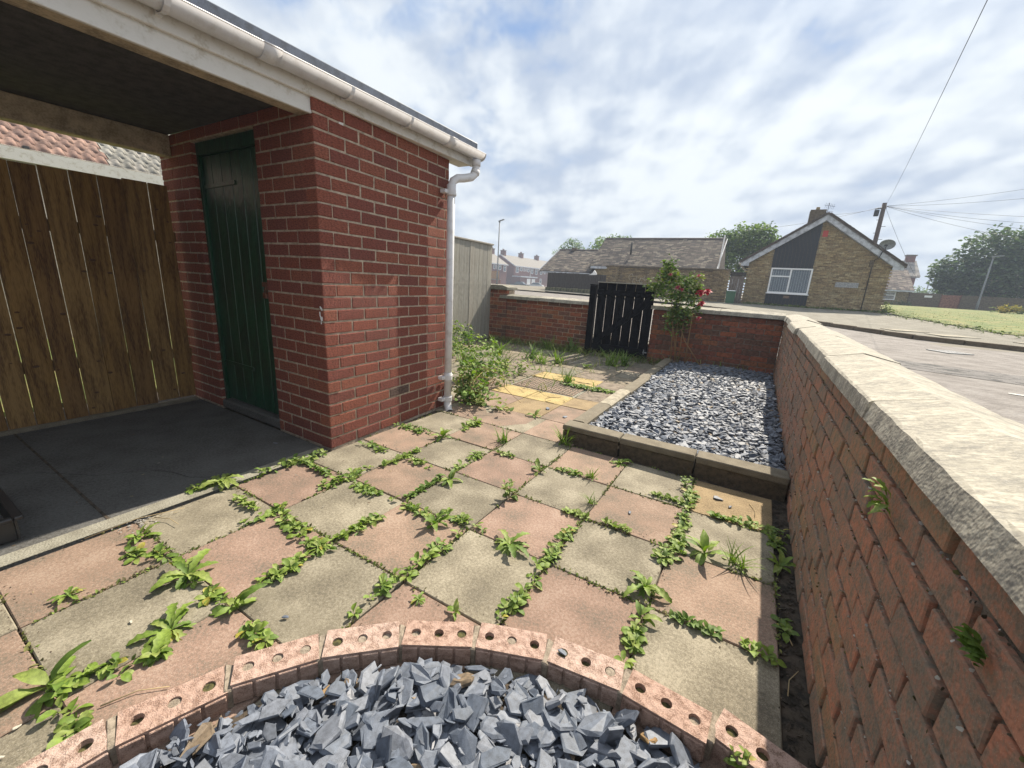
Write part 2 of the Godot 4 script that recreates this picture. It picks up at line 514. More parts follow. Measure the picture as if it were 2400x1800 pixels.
	M.far_red_wall = mat(Color(0.33, 0.15, 0.10), 0.92, dirt, 1.8, rough_n, 0.5)
	M.far_yellow = mat(Color(0.36, 0.28, 0.15), 0.92, dirt, 1.8, rough_n, 0.5)
	M.far_dark_wall = mat(Color(0.16, 0.125, 0.085), 0.95, dirt, 1.6, rough_n, 0.6)
	M.far_roof = mat(Color(0.160, 0.132, 0.120), 0.9, dirt, 2.5, rough_n, 0.6)
	M.far_roof_grey = mat(Color(0.272, 0.248, 0.224), 0.9, dirt, 3.0, rough_n, 0.6)
	M.tile_dark = mat(Color(0.030, 0.034, 0.045), 0.62, grain, 0.5)
	M.upvc = mat(Color(0.80, 0.80, 0.80), 0.4)
	M.barge = mat(Color(0.62, 0.65, 0.71), 0.55, grain, 2.0)
	M.pane = StandardMaterial3D.new()
	M.pane.albedo_color = Color(0.55, 0.62, 0.68, 0.16)
	M.pane.transparency = BaseMaterial3D.TRANSPARENCY_ALPHA
	M.pane.roughness = 0.03
	M.room = mat(Color(0.02, 0.025, 0.025), 0.9)
	M.blind = mat(Color(0.42, 0.42, 0.40), 0.8)
	M.far_glass = mat(Color(0.10, 0.12, 0.14), 0.12)
	M.galv = mat(Color(0.272, 0.288, 0.296), 0.5, grain, 0.5)
	M.pole = mat(Color(0.10, 0.07, 0.06), 0.9, wood, 1.0)
	M.wire = mat(Color(0.04, 0.04, 0.045), 0.6)
	M.mossy = mat(Color(0.13, 0.125, 0.065), 0.98, blotch, 0.8, rough_n, 1.0)
	M.orange_wood = mat(Color(0.42, 0.24, 0.10), 0.85, wood, 0.8)
	M.grey_wood = mat(Color(0.20, 0.17, 0.15), 0.9, wood, 0.8, wood_n, 0.5, Vector3(2, 0.4, 2))
	M.dark_wood = mat(Color(0.055, 0.045, 0.040), 0.9, wood, 0.8, wood_n, 0.5, Vector3(2, 0.4, 2))
	M.plastic_black = mat(Color(0.018, 0.018, 0.02), 0.35)
	M.bin_green = mat(Color(0.05, 0.13, 0.07), 0.5)
	M.white_line = mat(Color(0.540, 0.533, 0.504), 0.8, grain, 0.6)
	M.red_vent = mat(Color(0.42, 0.06, 0.05), 0.8)
	M.plaque = mat(Color(0.42, 0.42, 0.42), 0.7, grain, 0.5)
	M.neighbour_wall = mat(Color(0.55, 0.50, 0.43), 0.9, grain, 1.0)
	M.car_dark = mat(Color(0.025, 0.03, 0.04), 0.25)
	M.car_silver = mat(Color(0.45, 0.46, 0.48), 0.3)
	M.tyre = mat(Color(0.02, 0.02, 0.02), 0.9)
	M.bone = mat(Color(0.446, 0.418, 0.346), 0.8)
	M.straw = mat(Color(0.374, 0.288, 0.158), 0.9)

func leaf_mat(c: Color, rough: float, back: Color) -> StandardMaterial3D:
	var m := mat(c, rough, M.grain, 0.11)
	m.cull_mode = BaseMaterial3D.CULL_DISABLED
	m.backlight_enabled = true
	m.backlight = back.linear_to_srgb()
	return m

# ------------------------------------------------------------------ masonry
func brick_wall(root: Node3D, o: Vector3, u: Vector3, n: Vector3, length: float, courses: int, mats: Array, opt := {}) -> void:
	# o: foot of the wall's face, u along it, n out of it. Every brick is a part; bricks beyond the range "seen" are joined.
	var h: float = opt.get("h", 0.083)
	var pitch: float = opt.get("pitch", 0.238)
	var joint: float = opt.get("joint", 0.011)
	var depth: float = opt.get("depth", 0.103)
	var even: float = opt.get("even", 0.0)
	var odd: float = opt.get("odd", 0.113)
	var holes: Array = opt.get("holes", [])
	var seen: Vector2 = opt.get("seen", Vector2(-99, 99))
	var jit: float = opt.get("jit", 0.0012)
	var uneven: float = opt.get("uneven", 0.0008)
	var tilt: float = opt.get("tilt", 0.0025)
	var rest := st_new()
	var n_rest := 0
	for c in courses:
		var y0 := c * h
		var s := even if c % 2 == 0 else odd
		if s > 0.2 or (c % 2 == 1 and opt.get("fill_start", false)):
			s -= pitch
		while s < length - 0.02:
			var a := maxf(s, 0.0 if c % 2 == 0 or opt.get("fill_start", false) else odd)
			var b := minf(s + pitch - joint, length)
			s += pitch
			var spans := [[a, b]]
			for r in holes:
				if y0 + h * 0.5 > r[2] and y0 + h * 0.5 < r[3]:
					var cut := []
					for q in spans:
						if r[0] > q[0]:
							cut.append([q[0], minf(q[1], r[0])])
						if r[1] < q[1]:
							cut.append([maxf(q[0], r[1]), q[1]])
					spans = cut
			for q in spans:
				var len: float = q[1] - q[0]
				if len < 0.012:
					continue
				var mid: float = (q[0] + q[1]) / 2
				var hh := h - joint
				var xf := Transform3D(Basis(u, Vector3.UP, u.cross(Vector3.UP)), Vector3.ZERO)
				if xf.basis.z.dot(n) < 0.0:
					xf.basis = Basis(-u, Vector3.UP, (-u).cross(Vector3.UP))
				xf.basis = xf.basis * Basis.from_euler(Vector3(rc(-tilt, tilt), rc(-tilt, tilt), rc(-tilt, tilt) * 0.6))
				xf.origin = o + u * mid + Vector3.UP * (y0 + h / 2) + n * (rc(-uneven, uneven) - depth / 2)
				var len5 := snappedf(len, 0.006)
				var mesh := sized_box(Vector3(len5, hh, depth), opt.get("bevel", 0.0045), jit, rng.randi() % 5)
				var m: Material = mats[rng.randi() % mats.size()]
				if opt.has("odd_brick") and rng.randf() < 0.0015:
					m = opt["odd_brick"]
				if mid >= seen.x and mid <= seen.y:
					obj("brick", mesh, m, root, xf)
				else:
					rest.append_from(mesh, 0, xf)
					n_rest += 1
	if n_rest > 0:
		var r := obj("hidden_brickwork", rest.commit(), mats[0], root)
		r.set_meta("kind", "stuff")

func bulk_bricks(parent: Node3D, called: String, o: Vector3, u: Vector3, n: Vector3, poly: Array, cols: Array, holes := [], h := 0.075, pitch := 0.225) -> void:
	# far brickwork: one copy per brick over a polygon in the wall's plane
	var pp := PackedVector2Array(poly)
	var lo := Vector2(99, 99)
	var hi := Vector2(-99, -99)
	for q in pp:
		lo = lo.min(q)
		hi = hi.max(q)
	var xfs := []
	var cc := []
	var bas := Basis(u, Vector3.UP, u.cross(Vector3.UP))
	var y := lo.y
	var row := 0
	while y < hi.y:
		var x := lo.x - (pitch / 2 if row % 2 == 1 else 0.0)
		while x < hi.x:
			var c := Vector2(x + pitch / 2, y + h / 2)
			var keep := Geometry2D.is_point_in_polygon(c, pp)
			for r in holes:
				if c.x > r[0] and c.x < r[1] and c.y > r[2] and c.y < r[3]:
					keep = false
			if keep:
				xfs.append(Transform3D(bas, o + u * c.x + Vector3.UP * c.y + n * rc(-0.004, 0.004)))
				var k: Color = cols[rng.randi() % cols.size()]
				cc.append(tint(k, rc(0.75, 1.2)))
			x += pitch
		y += h
		row += 1
	many(called, sized_box(Vector3(pitch - 0.011, h - 0.011, 0.03), 0.0, 0.0), M.tinted, xfs, cc, parent)

func tile_roof(parent: Node3D, called: String, e0: Vector3, e1: Vector3, r0: Vector3, r1: Vector3, w: float, gauge: float, thick: float, cols: Array, wave := 0.0) -> void:
	# rows of separate tiles from the eaves e0-e1 up to the ridge r0-r1
	var rows := int(round(((r0 - e0).length() + (r1 - e1).length()) / 2 / gauge))
	var xfs := []
	var cc := []
	for i in rows:
		var t := (i + 0.5) / rows
		var a := e0.lerp(r0, t)
		var b := e1.lerp(r1, t)
		var u := (b - a).normalized()
		var up := ((r0 + r1) - (e0 + e1)).normalized()
		up = (up - u * up.dot(u)).normalized()
		var n := u.cross(up)
		if n.y < 0.0:
			n = -n
		var m := int(a.distance_to(b) / w)
		var bas := Basis(u, n, u.cross(n))
		for k in m:
			var p := a.lerp(b, (k + (0.5 if i % 2 == 0 else 0.2)) / m)
			var turn := Basis(u, 0.055 + rc(-0.012, 0.03)) if bas.z.dot(up) < 0.0 else Basis(u, -0.055 - rc(-0.012, 0.03))
			xfs.append(Transform3D(turn * bas, p + n * (thick + rc(0.0, 0.006))))
			cc.append(tint(cols[rng.randi() % cols.size()], rc(0.7, 1.25)))
	var mesh: ArrayMesh
	if wave > 0.0:
		var s := st_new(true)
		var seg := 8
		for k in seg:
			var q := []
			for e in [k, k + 1]:
				var x: float = (e / float(seg) - 0.5) * w
				q.append(Vector2(x, sin(e / float(seg) * TAU) * wave))
			var l := gauge * 0.62
			quad(s, Vector3(q[0].x, q[0].y, -l), Vector3(q[1].x, q[1].y, -l), Vector3(q[1].x, q[1].y, l), Vector3(q[0].x, q[0].y, l), Vector3.UP)
			quad(s, Vector3(q[0].x, q[0].y, l), Vector3(q[1].x, q[1].y, l), Vector3(q[1].x, q[1].y - thick, l), Vector3(q[0].x, q[0].y - thick, l), Vector3.BACK)
			quad(s, Vector3(q[0].x, q[0].y, -l), Vector3(q[1].x, q[1].y, -l), Vector3(q[1].x, q[1].y - thick, -l), Vector3(q[0].x, q[0].y - thick, -l), Vector3.FORWARD)
		mesh = done(s)
	else:
		mesh = sized_box(Vector3(w * 0.97, thick, gauge * 1.35), 0.0, 0.0)
	many(called, mesh, M.tinted, xfs, cc, parent)

# ------------------------------------------------------------------ plants
var leaf_cache := {}
func leaf_mesh(kind: String, variant: int) -> ArrayMesh:
	# a leaf one unit long that grows along +x and arches; built of two rows of faces about its midrib
	var key := kind + str(variant)
	if leaf_cache.has(key):
		return leaf_cache[key]
	var r := RandomNumberGenerator.new()
	r.seed = hash(key)
	var seg := {"dand": 10, "dock": 8, "leafy": 6, "tiny": 4, "blade": 6, "rose": 4}[kind] as int
	var rise: float = {"dand": r.randf_range(0.25, 1.0), "dock": r.randf_range(0.5, 1.15), "leafy": r.randf_range(0.35, 1.0), "tiny": r.randf_range(0.2, 0.9), "blade": r.randf_range(0.9, 1.45), "rose": 0.15}[kind]
	var fall: float = {"dand": r.randf_range(0.8, 1.7), "dock": r.randf_range(0.7, 1.5), "leafy": r.randf_range(0.5, 1.2), "tiny": 0.6, "blade": r.randf_range(0.3, 1.1), "rose": 0.5}[kind]
	var fold: float = {"dand": 0.45, "dock": 0.35, "leafy": 0.3, "tiny": 0.25, "blade": 0.5, "rose": 0.3}[kind]
	var curl := r.randf_range(-0.35, 0.35)
	var s := st_new(true)
	var rows := []
	var p := Vector3.ZERO
	for i in seg + 1:
		var t := float(i) / seg
		var w := 0.0
		match kind:
			"dand":
				w = 0.025 + 0.125 * pow(sin(PI * pow(t, 1.35)), 0.8) * (1.0 if i % 2 == 1 else 0.58)
				if t < 0.12:
					w = 0.03
			"dock":
				w = 0.02 if t < 0.16 else 0.15 * pow(sin(PI * pow((t - 0.12) / 0.88, 0.85)), 0.75) * r.randf_range(0.85, 1.12)
			"leafy":
				w = 0.018 if t < 0.28 else 0.24 * pow(maxf(0.0, sin(PI * pow((t - 0.2) / 0.8, 0.9))), 0.62) * r.randf_range(0.92, 1.06)
			"tiny":
				w = 0.02 if t < 0.2 else 0.30 * sin(PI * pow(t, 0.9))
			"blade":
				w = 0.028 * (1.0 - t * t)
			"rose":
				w = 0.32 * pow(sin(PI * (0.02 + 0.97 * t)), 0.8)
		if i == seg:
			w = 0.004
		var ang := rise - fall * t
		if i > 0:
			p += Vector3(cos(ang), sin(ang), 0) / seg
		var side := Vector3(sin(curl * t), 0, cos(curl * t))
		var up := Vector3(-sin(ang), cos(ang), 0)
		var rip := r.randf_range(-0.03, 0.03) if kind in ["dock", "leafy"] else 0.0
		rows.append([p - side * w + up * (w * fold + rip), p, p + side * w + up * (w * fold - rip)])
	for i in seg:
		for k in 2:
			quad(s, rows[i][k], rows[i][k + 1], rows[i + 1][k + 1], rows[i + 1][k], Vector3.UP)
	leaf_cache[key] = done(s)
	return leaf_cache[key]

func leaf_xf(at: Vector3, yaw: float, size: float, lift := 0.0, roll := 0.0) -> Transform3D:
	var b := Basis(Vector3.UP, yaw) * Basis(Vector3.BACK, lift) * Basis(Vector3.RIGHT, roll)
	return Transform3D(b * Basis.from_scale(Vector3.ONE * size), at)

func weed(x: float, z: float, kind: String, size: float, label: String) -> void:
	var y := 0.0
	if x < -2.46 and z > -1.7:
		y = 0.006
	var t := thing("weed_plant", label, "weed", Vector3(x, y, z), 0.0, "weeds in the paving joints")
	var leaves := []        # [kind, transform]
	# the nearest joint tells which way a creeping plant spreads
	var fx := absf(fposmod((x - X0) / P + 0.5, 1.0) - 0.5)
	var fz := absf(fposmod((z - Z0) / P + 0.5, 1.0) - 0.5)
	var along := Vector3(0, 0, 1) if fx < fz else Vector3(1, 0, 0)
	size *= 1.25
	var lf := minf(size * 0.5, 0.13)
	match kind:
		"dand":
			var n := rng.randi_range(14, 19)
			for i in n:
				var young := i > n * 0.6
				leaves.append(["dand", leaf_xf(Vector3(rc(-0.006, 0.006), 0.004, rc(-0.006, 0.006)), i * 2.4 + rc(-0.3, 0.3), lf * (rc(0.55, 0.8) if young else rc(0.8, 1.15)), rc(0.15, 0.5) if young else rc(-0.2, 0.15), rc(-0.3, 0.3))])
		"dock":
			for i in rng.randi_range(7, 10):
				leaves.append(["dock", leaf_xf(Vector3(rc(-0.01, 0.01), 0.003, rc(-0.01, 0.01)), i * 2.4 + rc(-0.4, 0.4), lf * rc(0.65, 1.2), rc(-0.25, 0.35), rc(-0.4, 0.4))])
		"leafy":
			var spots := maxi(5, int(size / 0.015))
			for k in spots:
				var c := along * clampf(rng.randfn(0, 0.36), -0.8, 0.8) * size + along.cross(Vector3.UP) * rc(-0.12, 0.12) * size
				for i in rng.randi_range(4, 7):
					leaves.append(["leafy", leaf_xf(c + Vector3(0, rc(0.002, 0.012), 0), i * 2.4 + rc(-0.6, 0.6), rc(0.020, 0.056) * (1.0 if z > -2.6 else 1.4), rc(-0.3, 0.5), rc(-0.5, 0.5))])
		"creep":
			var spots := maxi(6, int(size / 0.013))
			for k in spots:
				var c := along * ((k + 0.5) / spots - 0.5) * size * 1.3 + along.cross(Vector3.UP) * rc(-0.012, 0.012)
				for i in 5:
					leaves.append(["tiny", leaf_xf(c + Vector3(0, rc(0.001, 0.012), 0), i * 2.4 + rc(-0.6, 0.6), rc(0.018, 0.044), rc(-0.2, 0.5), rc(-0.4, 0.4))])
		"spike":
			for k in 3:
				var top := Vector3(rc(-0.03, 0.03), size * rc(0.45, 0.65), rc(-0.03, 0.03))
				for i in 10:
					leaves.append(["leafy" if i < 5 else "tiny", leaf_xf(top * (i / 10.0), i * 2.4, size * 0.3 * (1.05 - i * 0.075), rc(-0.1, 0.4))])
				obj("stalk", tubem([Vector3.ZERO, top], [0.0022, 0.0012], 5), M.stem, t)
		"grass":
			var s := st_new(true)
			for i in 34:
				s.append_from(leaf_mesh("blade", i % 8), 0, leaf_xf(Vector3(rc(-0.16, 0.16), 0, rc(-0.12, 0.12)) * size, rc(0, TAU), size * rc(0.3, 0.75), rc(-0.1, 0.25)))
			obj("blades", s.commit(), M.leaf[rng.randi() % 3], t)
			for i in 9:
				leaves.append(["leafy", leaf_xf(Vector3(rc(-0.2, 0.2), 0, rc(-0.2, 0.2)) * size, rc(0, TAU), size * rc(0.1, 0.2), rc(-0.2, 0.4))])
	var near := Vector2(x, z).length() < 2.7
	if near and kind != "creep":
		for l in leaves:
			var m: Material = M.leaf[rng.randi() % 4]
			if rng.randf() < 0.02:
				m = M.leaf_yellow
			obj("leaf", leaf_mesh(l[0], rng.randi() % 8), m, t, l[1])
	else:
		for half in 2:
			var s := st_new(true)
			for i in leaves.size():
				if i % 2 == half:
					s.append_from(leaf_mesh(leaves[i][0], rng.randi() % 8), 0, leaves[i][1])
			obj("foliage", s.commit(), M.leaf[rng.randi() % 4], t)

func leaf_cloud(parent: Node3D, called: String, blobs: Array, count: int, size: float, cols: Array, kind := "rose", clump := 0.0) -> void:
	# leaves spread through a few ellipsoids [centre, radii, share]
	var xfs := []
	var cc := []
	var total := 0.0
	for b in blobs:
		total += b[2]
	for b in blobs:
		var n := int(count * b[2] / total)
		var k := Color.WHITE
		var centre := Vector3.ZERO
		for i in n:
			if i % 7 == 0:
				k = cols[rng.randi() % cols.size()]
				var d := Vector3(rc(-1, 1), rc(-1, 1), rc(-1, 1))
				while d.length() > 1.0 or d.length() < 0.25:
					d = Vector3(rc(-1, 1), rc(-1, 1), rc(-1, 1))
				centre = b[0] + d * b[1]
			var at: Vector3 = centre + Vector3(rc(-1, 1), rc(-1, 1), rc(-1, 1)) * (clump if clump > 0.0 else size * 1.1)
			xfs.append(leaf_xf(at, rc(0, TAU), size * rc(0.7, 1.3), rc(-0.7, 0.7), rc(-0.8, 0.8)))
			cc.append(tint(k, rc(0.75, 1.25)))
	many(called, leaf_mesh(kind, 1), M.foliage, xfs, cc, parent)

func tree(label: String, at: Vector3, blobs: Array, count: int, leaf: float, cols: Array, clump: float, trunk_r := 0.22, called := "tree") -> void:
	var t := thing(called, label, "tree", at)
	var top := Vector3.ZERO
	for b in blobs:
		top += b[0]
	top /= blobs.size()
	var s := st_new(true)
	tube(s, [Vector3(0, -0.3, 0), Vector3(0.05, top.y * 0.35, 0), Vector3(top.x * 0.4, top.y * 0.75, top.z * 0.4)], [trunk_r, trunk_r * 0.8, trunk_r * 0.5], 8)
	for b in blobs:
		var e: Vector3 = b[0]
		tube(s, [Vector3(0.05, top.y * 0.4, 0), e * 0.7 + Vector3(0, top.y * 0.08, 0), e], [trunk_r * 0.5, trunk_r * 0.28, trunk_r * 0.08], 6)
		for k in 5:
			var d := Vector3(rc(-1, 1), rc(-0.6, 1), rc(-1, 1)).normalized()
			tube(s, [e * 0.8, e + d * b[1] * 0.9], [trunk_r * 0.14, trunk_r * 0.03], 4)
	obj("trunk", done(s), M.bark, t)
	leaf_cloud(t, "crown", blobs, count, leaf, cols, "rose", clump)

# ------------------------------------------------------------------ stones
var chip_cache := []
func chip_mesh(v: int) -> ArrayMesh:
	# a broken flake of slate: uneven outline, thin, with split steps at its edge; one unit across
	while chip_cache.size() <= v:
		var r := RandomNumberGenerator.new()
		r.seed = 900 + chip_cache.size()
		var n := r.randi_range(5, 7)
		var el := r.randf_range(0.38, 0.85)
		var th := r.randf_range(0.03, 0.085)
		var rings := [[], [], []]
		for k in n:
			var a := TAU * (k + r.randf_range(-0.3, 0.3)) / n
			var q := r.randf_range(0.34, 0.60)
			var p := Vector3(cos(a) * q, 0, sin(a) * q * el)
			var tilt := p.x * r.randf_range(-0.12, 0.12)
			rings[0].append(p * r.randf_range(0.85, 1.02) + Vector3(0, -th, 0))
			rings[1].append(p + Vector3(0, th * r.randf_range(-0.2, 0.5), 0))
			rings[2].append(p * r.randf_range(0.72, 0.95) + Vector3(0, th + tilt, 0))
		var s := st_new()
		for l in 2:
			for k in n:
				var k2: int = (k + 1) % n
				quad(s, rings[l][k], rings[l][k2], rings[l + 1][k2], rings[l + 1][k], rings[1][k] + rings[1][k2] + Vector3(0, 0.05 * l, 0))
		for k in range(1, n - 1):
			tri(s, rings[2][0], rings[2][k], rings[2][k + 1], Vector3.UP)
			tri(s, rings[0][0], rings[0][k], rings[0][k + 1], Vector3.DOWN)
		chip_cache.append(done(s))
	return chip_cache[v]

func chip_xf(at: Vector3, size: float, tilt: float) -> Transform3D:
	var b := Basis(Vector3.UP, rc(0, TAU)) * Basis(Vector3.RIGHT, rng.randfn(0.0, tilt)) * Basis(Vector3.UP, rc(0, TAU))
	return Transform3D(b * Basis.from_scale(Vector3(size, size * rc(0.75, 1.1), size)), at)

func slate_color() -> Color:
	var r := rng.randf()
	if r < 0.03:
		return Color(0.24, 0.18, 0.12)
	if r < 0.09:
		return Color(0.36, 0.365, 0.39)
	return tint(Color(0.155, 0.177, 0.222), rc(0.7, 1.4))

# ------------------------------------------------------------------ the yard
func build_ground() -> void:
	# the land: one sheet to the horizon, with the sunken yard cut into it
	var xs := [-900.0, -400.0, -200.0, -120.0, -90.0, -70.0, -56.0, -46.0, -38.0, -31.0, -26.0, -22.0, -19.0, -16.0, -14.02, -14.0, -11.0, -8.0, -6.0, -4.0, -2.0, 0.0, 0.46, 0.48, 3.0, 6.0, 9.0, 12.0, 15.0, 18.0, 22.0, 28.0, 36.0, 50.0, 80.0, 160.0, 400.0, 900.0]
	var zs := [900.0, 300.0, 100.0, 50.0, 25.0, 14.02, 14.0, 8.0, 4.0, 0.0, -4.0, -7.4, -7.42, -10.0, -13.0, -15.0, -17.0, -19.0, -21.0, -24.0, -27.0, -30.0, -34.0, -39.0, -45.0, -52.0, -60.0, -70.0, -82.0, -96.0, -112.0, -130.0, -200.0, -400.0, -900.0]
	var s := st_new()
	var hy := func(x: float, z: float) -> float:
		if x >= -14.0 and x <= 0.46 and z <= 14.0 and z >= -7.4:
			return -0.06
		return ground_y(x, z)
	for i in xs.size() - 1:
		for k in zs.size() - 1:
			var q := []
			for e in [[i, k], [i + 1, k], [i + 1, k + 1], [i, k + 1]]:
				q.append(Vector3(xs[e[0]], hy.call(xs[e[0]], zs[e[1]]), zs[e[1]]))
			quad(s, q[0], q[1], q[2], q[3], Vector3.UP)
	struct("ground", done(s), M.land, "bare sandy ground under the streets and yards")
	# the street bends round the corner of the garden wall
	var kerb := [Vector2(-70, -23.3), Vector2(-9, -23.3), Vector2(-2.5, -21.6), Vector2(0.6, -18.8), Vector2(2.1, -16.8), Vector2(3.7, -14.95), Vector2(5.4, -14.05), Vector2(9, -13.2), Vector2(14, -12.4), Vector2(30, -11.2), Vector2(70, -10.5)]
	var near := [Vector2(-70, -7.9), Vector2(-9, -7.9), Vector2(-3, -7.8), Vector2(-0.5, -7.75), Vector2(0.4, -7.7), Vector2(0.62, -7.4), Vector2(0.62, -5.5), Vector2(0.62, -3), Vector2(0.62, 1), Vector2(0.62, 9), Vector2(30, 9)]
	s = st_new()
	drape(s, near, kerb, 8, 0.010)
	struct("road", done(s), M.road, "worn pinkish grey road beyond the garden wall")
	for q in [[1.6, -9.5, 2.2, 1.1, 0.3], [5.2, -9.2, 3.2, 0.9, -0.25], [3.0, -6.0, 1.3, 0.7, 0.1]]:
		var ca := Vector2(cos(q[4]), sin(q[4]))
		var cb := Vector2(-sin(q[4]), cos(q[4]))
		var c0 := Vector2(q[0], q[1])
		var ps := st_new()
		drape(ps, [c0, c0 + ca * q[2]], [c0 + cb * q[3], c0 + ca * q[2] + cb * q[3]], 3, 0.0145)
		struct("road_patch", done(ps), M.road_patch, "darker mended patch in the road surface")
	# pavement behind a kerb of separate stones
	var back := [Vector2(-70, -25.2), Vector2(-9, -25.2), Vector2(-1.2, -26.9), Vector2(2.0, -26.9), Vector2(4.4, -26.9), Vector2(5.2, -25.0), Vector2(6.2, -17.6), Vector2(9.4, -15.3), Vector2(14.3, -14.4), Vector2(30.2, -13.2), Vector2(70, -12.5)]
	s = st_new()
	drape(s, kerb, back, 6, 0.115)
	var pave := struct("pavement", done(s), M.pavement, "weedy concrete pavement along the far side of the road")
	for i in range(2, kerb.size() - 2):
		var a: Vector2 = kerb[i]
		var b: Vector2 = kerb[i + 1]
		var n := int(maxf(1, round(a.distance_to(b) / 0.91)))
		for k in n:
			var p := a.lerp(b, (k + 0.5) / n)
			var d := (b - a).normalized()
			var xf := Transform3D(Basis(Vector3(d.x, 0, d.y), Vector3.UP, Vector3(d.x, 0, d.y).cross(Vector3.UP)), Vector3(p.x, ground_y(p.x, p.y) + 0.06, p.y))
			obj("kerb_stone", sized_box(Vector3(snappedf(a.distance_to(b) / n - 0.012, 0.01), 0.14, 0.14), 0.012, 0.0), M.far_dark_wall, pave, xf)
	for q in [[3.75, -16.2], [4.6, -15.6], [6.1, -15.05], [8.7, -14.4]]:
		obj("paving_slab", sized_box(Vector3(0.9, 0.02, 0.6), 0.004, 0.0), M.concrete_pale, pave, Transform3D(Basis(Vector3.UP, 0.42), Vector3(q[0], ground_y(q[0], q[1]) + 0.118, q[1])))
	# grass beyond the pavement
	var g0 := [Vector2(5.3, -25.0), Vector2(6.25, -17.6), Vector2(9.4, -15.35), Vector2(14.3, -14.45), Vector2(30.2, -13.25), Vector2(60, -12.6)]
	var g1 := [Vector2(5.6, -27.2), Vector2(8.0, -48.8), Vector2(10.5, -49.0), Vector2(17.0, -49.3), Vector2(32, -52), Vector2(70, -55)]
	s = st_new()
	drape(s, g0, g1, 12, 0.135)
	struct("lawn", done(s), M.lawn, "open green with dry patches beyond the pavement")
	var xfs := []
	var cc := []
	for i in 5200:
		var u := rng.randf() * 4.0
		var a := int(u)
		var v := pow(rng.randf(), 1.3) * 0.7
		var p: Vector2 = g0[a].lerp(g0[a + 1], u - a).lerp(g1[a].lerp(g1[a + 1], u - a), v)
		xfs.append(leaf_xf(Vector3(p.x, ground_y(p.x, p.y) + 0.13, p.y), rc(0, TAU), rc(0.03, 0.06), rc(0.0, 0.7)))
		cc.append(tint([Color(0.12, 0.17, 0.035), Color(0.17, 0.20, 0.05), Color(0.24, 0.21, 0.08)][rng.randi() % 3], rc(0.8, 1.2)))
	for i in 900:
		var u := rng.randf() * 4.0
		var a := int(u)
		var p: Vector2 = back[5 + mini(a, 3)].lerp(back[6 + mini(a, 3)], u - a) + Vector2(rc(-0.5, 0.5), rc(-0.4, 1.3))
		xfs.append(leaf_xf(Vector3(p.x, ground_y(p.x, p.y) + 0.12, p.y), rc(0, TAU), rc(0.04, 0.15), rc(0.1, 0.8)))
		cc.append(tint(Color(0.13, 0.165, 0.045), rc(0.7, 1.2)))
	for i in 700:
		var p := Vector2(rc(-0.8, 5.4), -26.95 + absf(rng.randfn(0, 0.35)))
		xfs.append(leaf_xf(Vector3(p.x, ground_y(p.x, p.y) + 0.11, p.y), rc(0, TAU), rc(0.06, 0.2), rc(0.2, 0.9)))
		cc.append(tint(Color(0.16, 0.20, 0.06), rc(0.7, 1.2)))
	var tufts := many("grass", leaf_mesh("tiny", 2), M.foliage, xfs, cc)
	tag(tufts, "rough grass growing on the green and along the pavement", "grass")
	# drain grating in the road
	var dr := thing("drain_grating", "pale metal drain grating in the road near the far kerb", "drain", Vector3(3.55, ground_y(3.5, -12) + 0.014, -11.9), 0.5)
	s = st_new()
	for q in [[-0.26, 0.26, -0.24, -0.21], [-0.26, 0.26, 0.21, 0.24], [-0.26, -0.22, -0.21, 0.21], [0.22, 0.26, -0.21, 0.21]]:
		bx(s, q[0], q[1], 0, 0.014, q[2], q[3], 0.002)
	obj("frame", done(s), M.galv, dr)
	for k in 8:
		obj("bar", sized_box(Vector3(0.026, 0.012, 0.41), 0.002, 0.0), M.plaque, dr, Transform3D(Basis(), Vector3(-0.19 + k * 0.054, 0.006, 0)))
	# a short white line at the right
	var wl := st_new()
	drape(wl, [Vector2(2.65, -6.9), Vector2(4.4, -6.5)], [Vector2(2.68, -6.99), Vector2(4.43, -6.59)], 1, 0.016)
	struct("road_marking", done(wl), M.white_line, "short white painted line on the road at the right")
	# soil under the yard, with the neighbour's lawn beyond the brown fence
	struct("soil", boxm(-4.96, 0.42, -0.055, -0.016, -7.3, 3.0), M.soil, "dark soil showing in the joints and along the wall foot")
	struct("neighbour_lawn", boxm(-13.9, -4.97, -0.05, 0.02, -7.3, 6.0), M.lawn, "sunlit lawn behind the brown board fence")

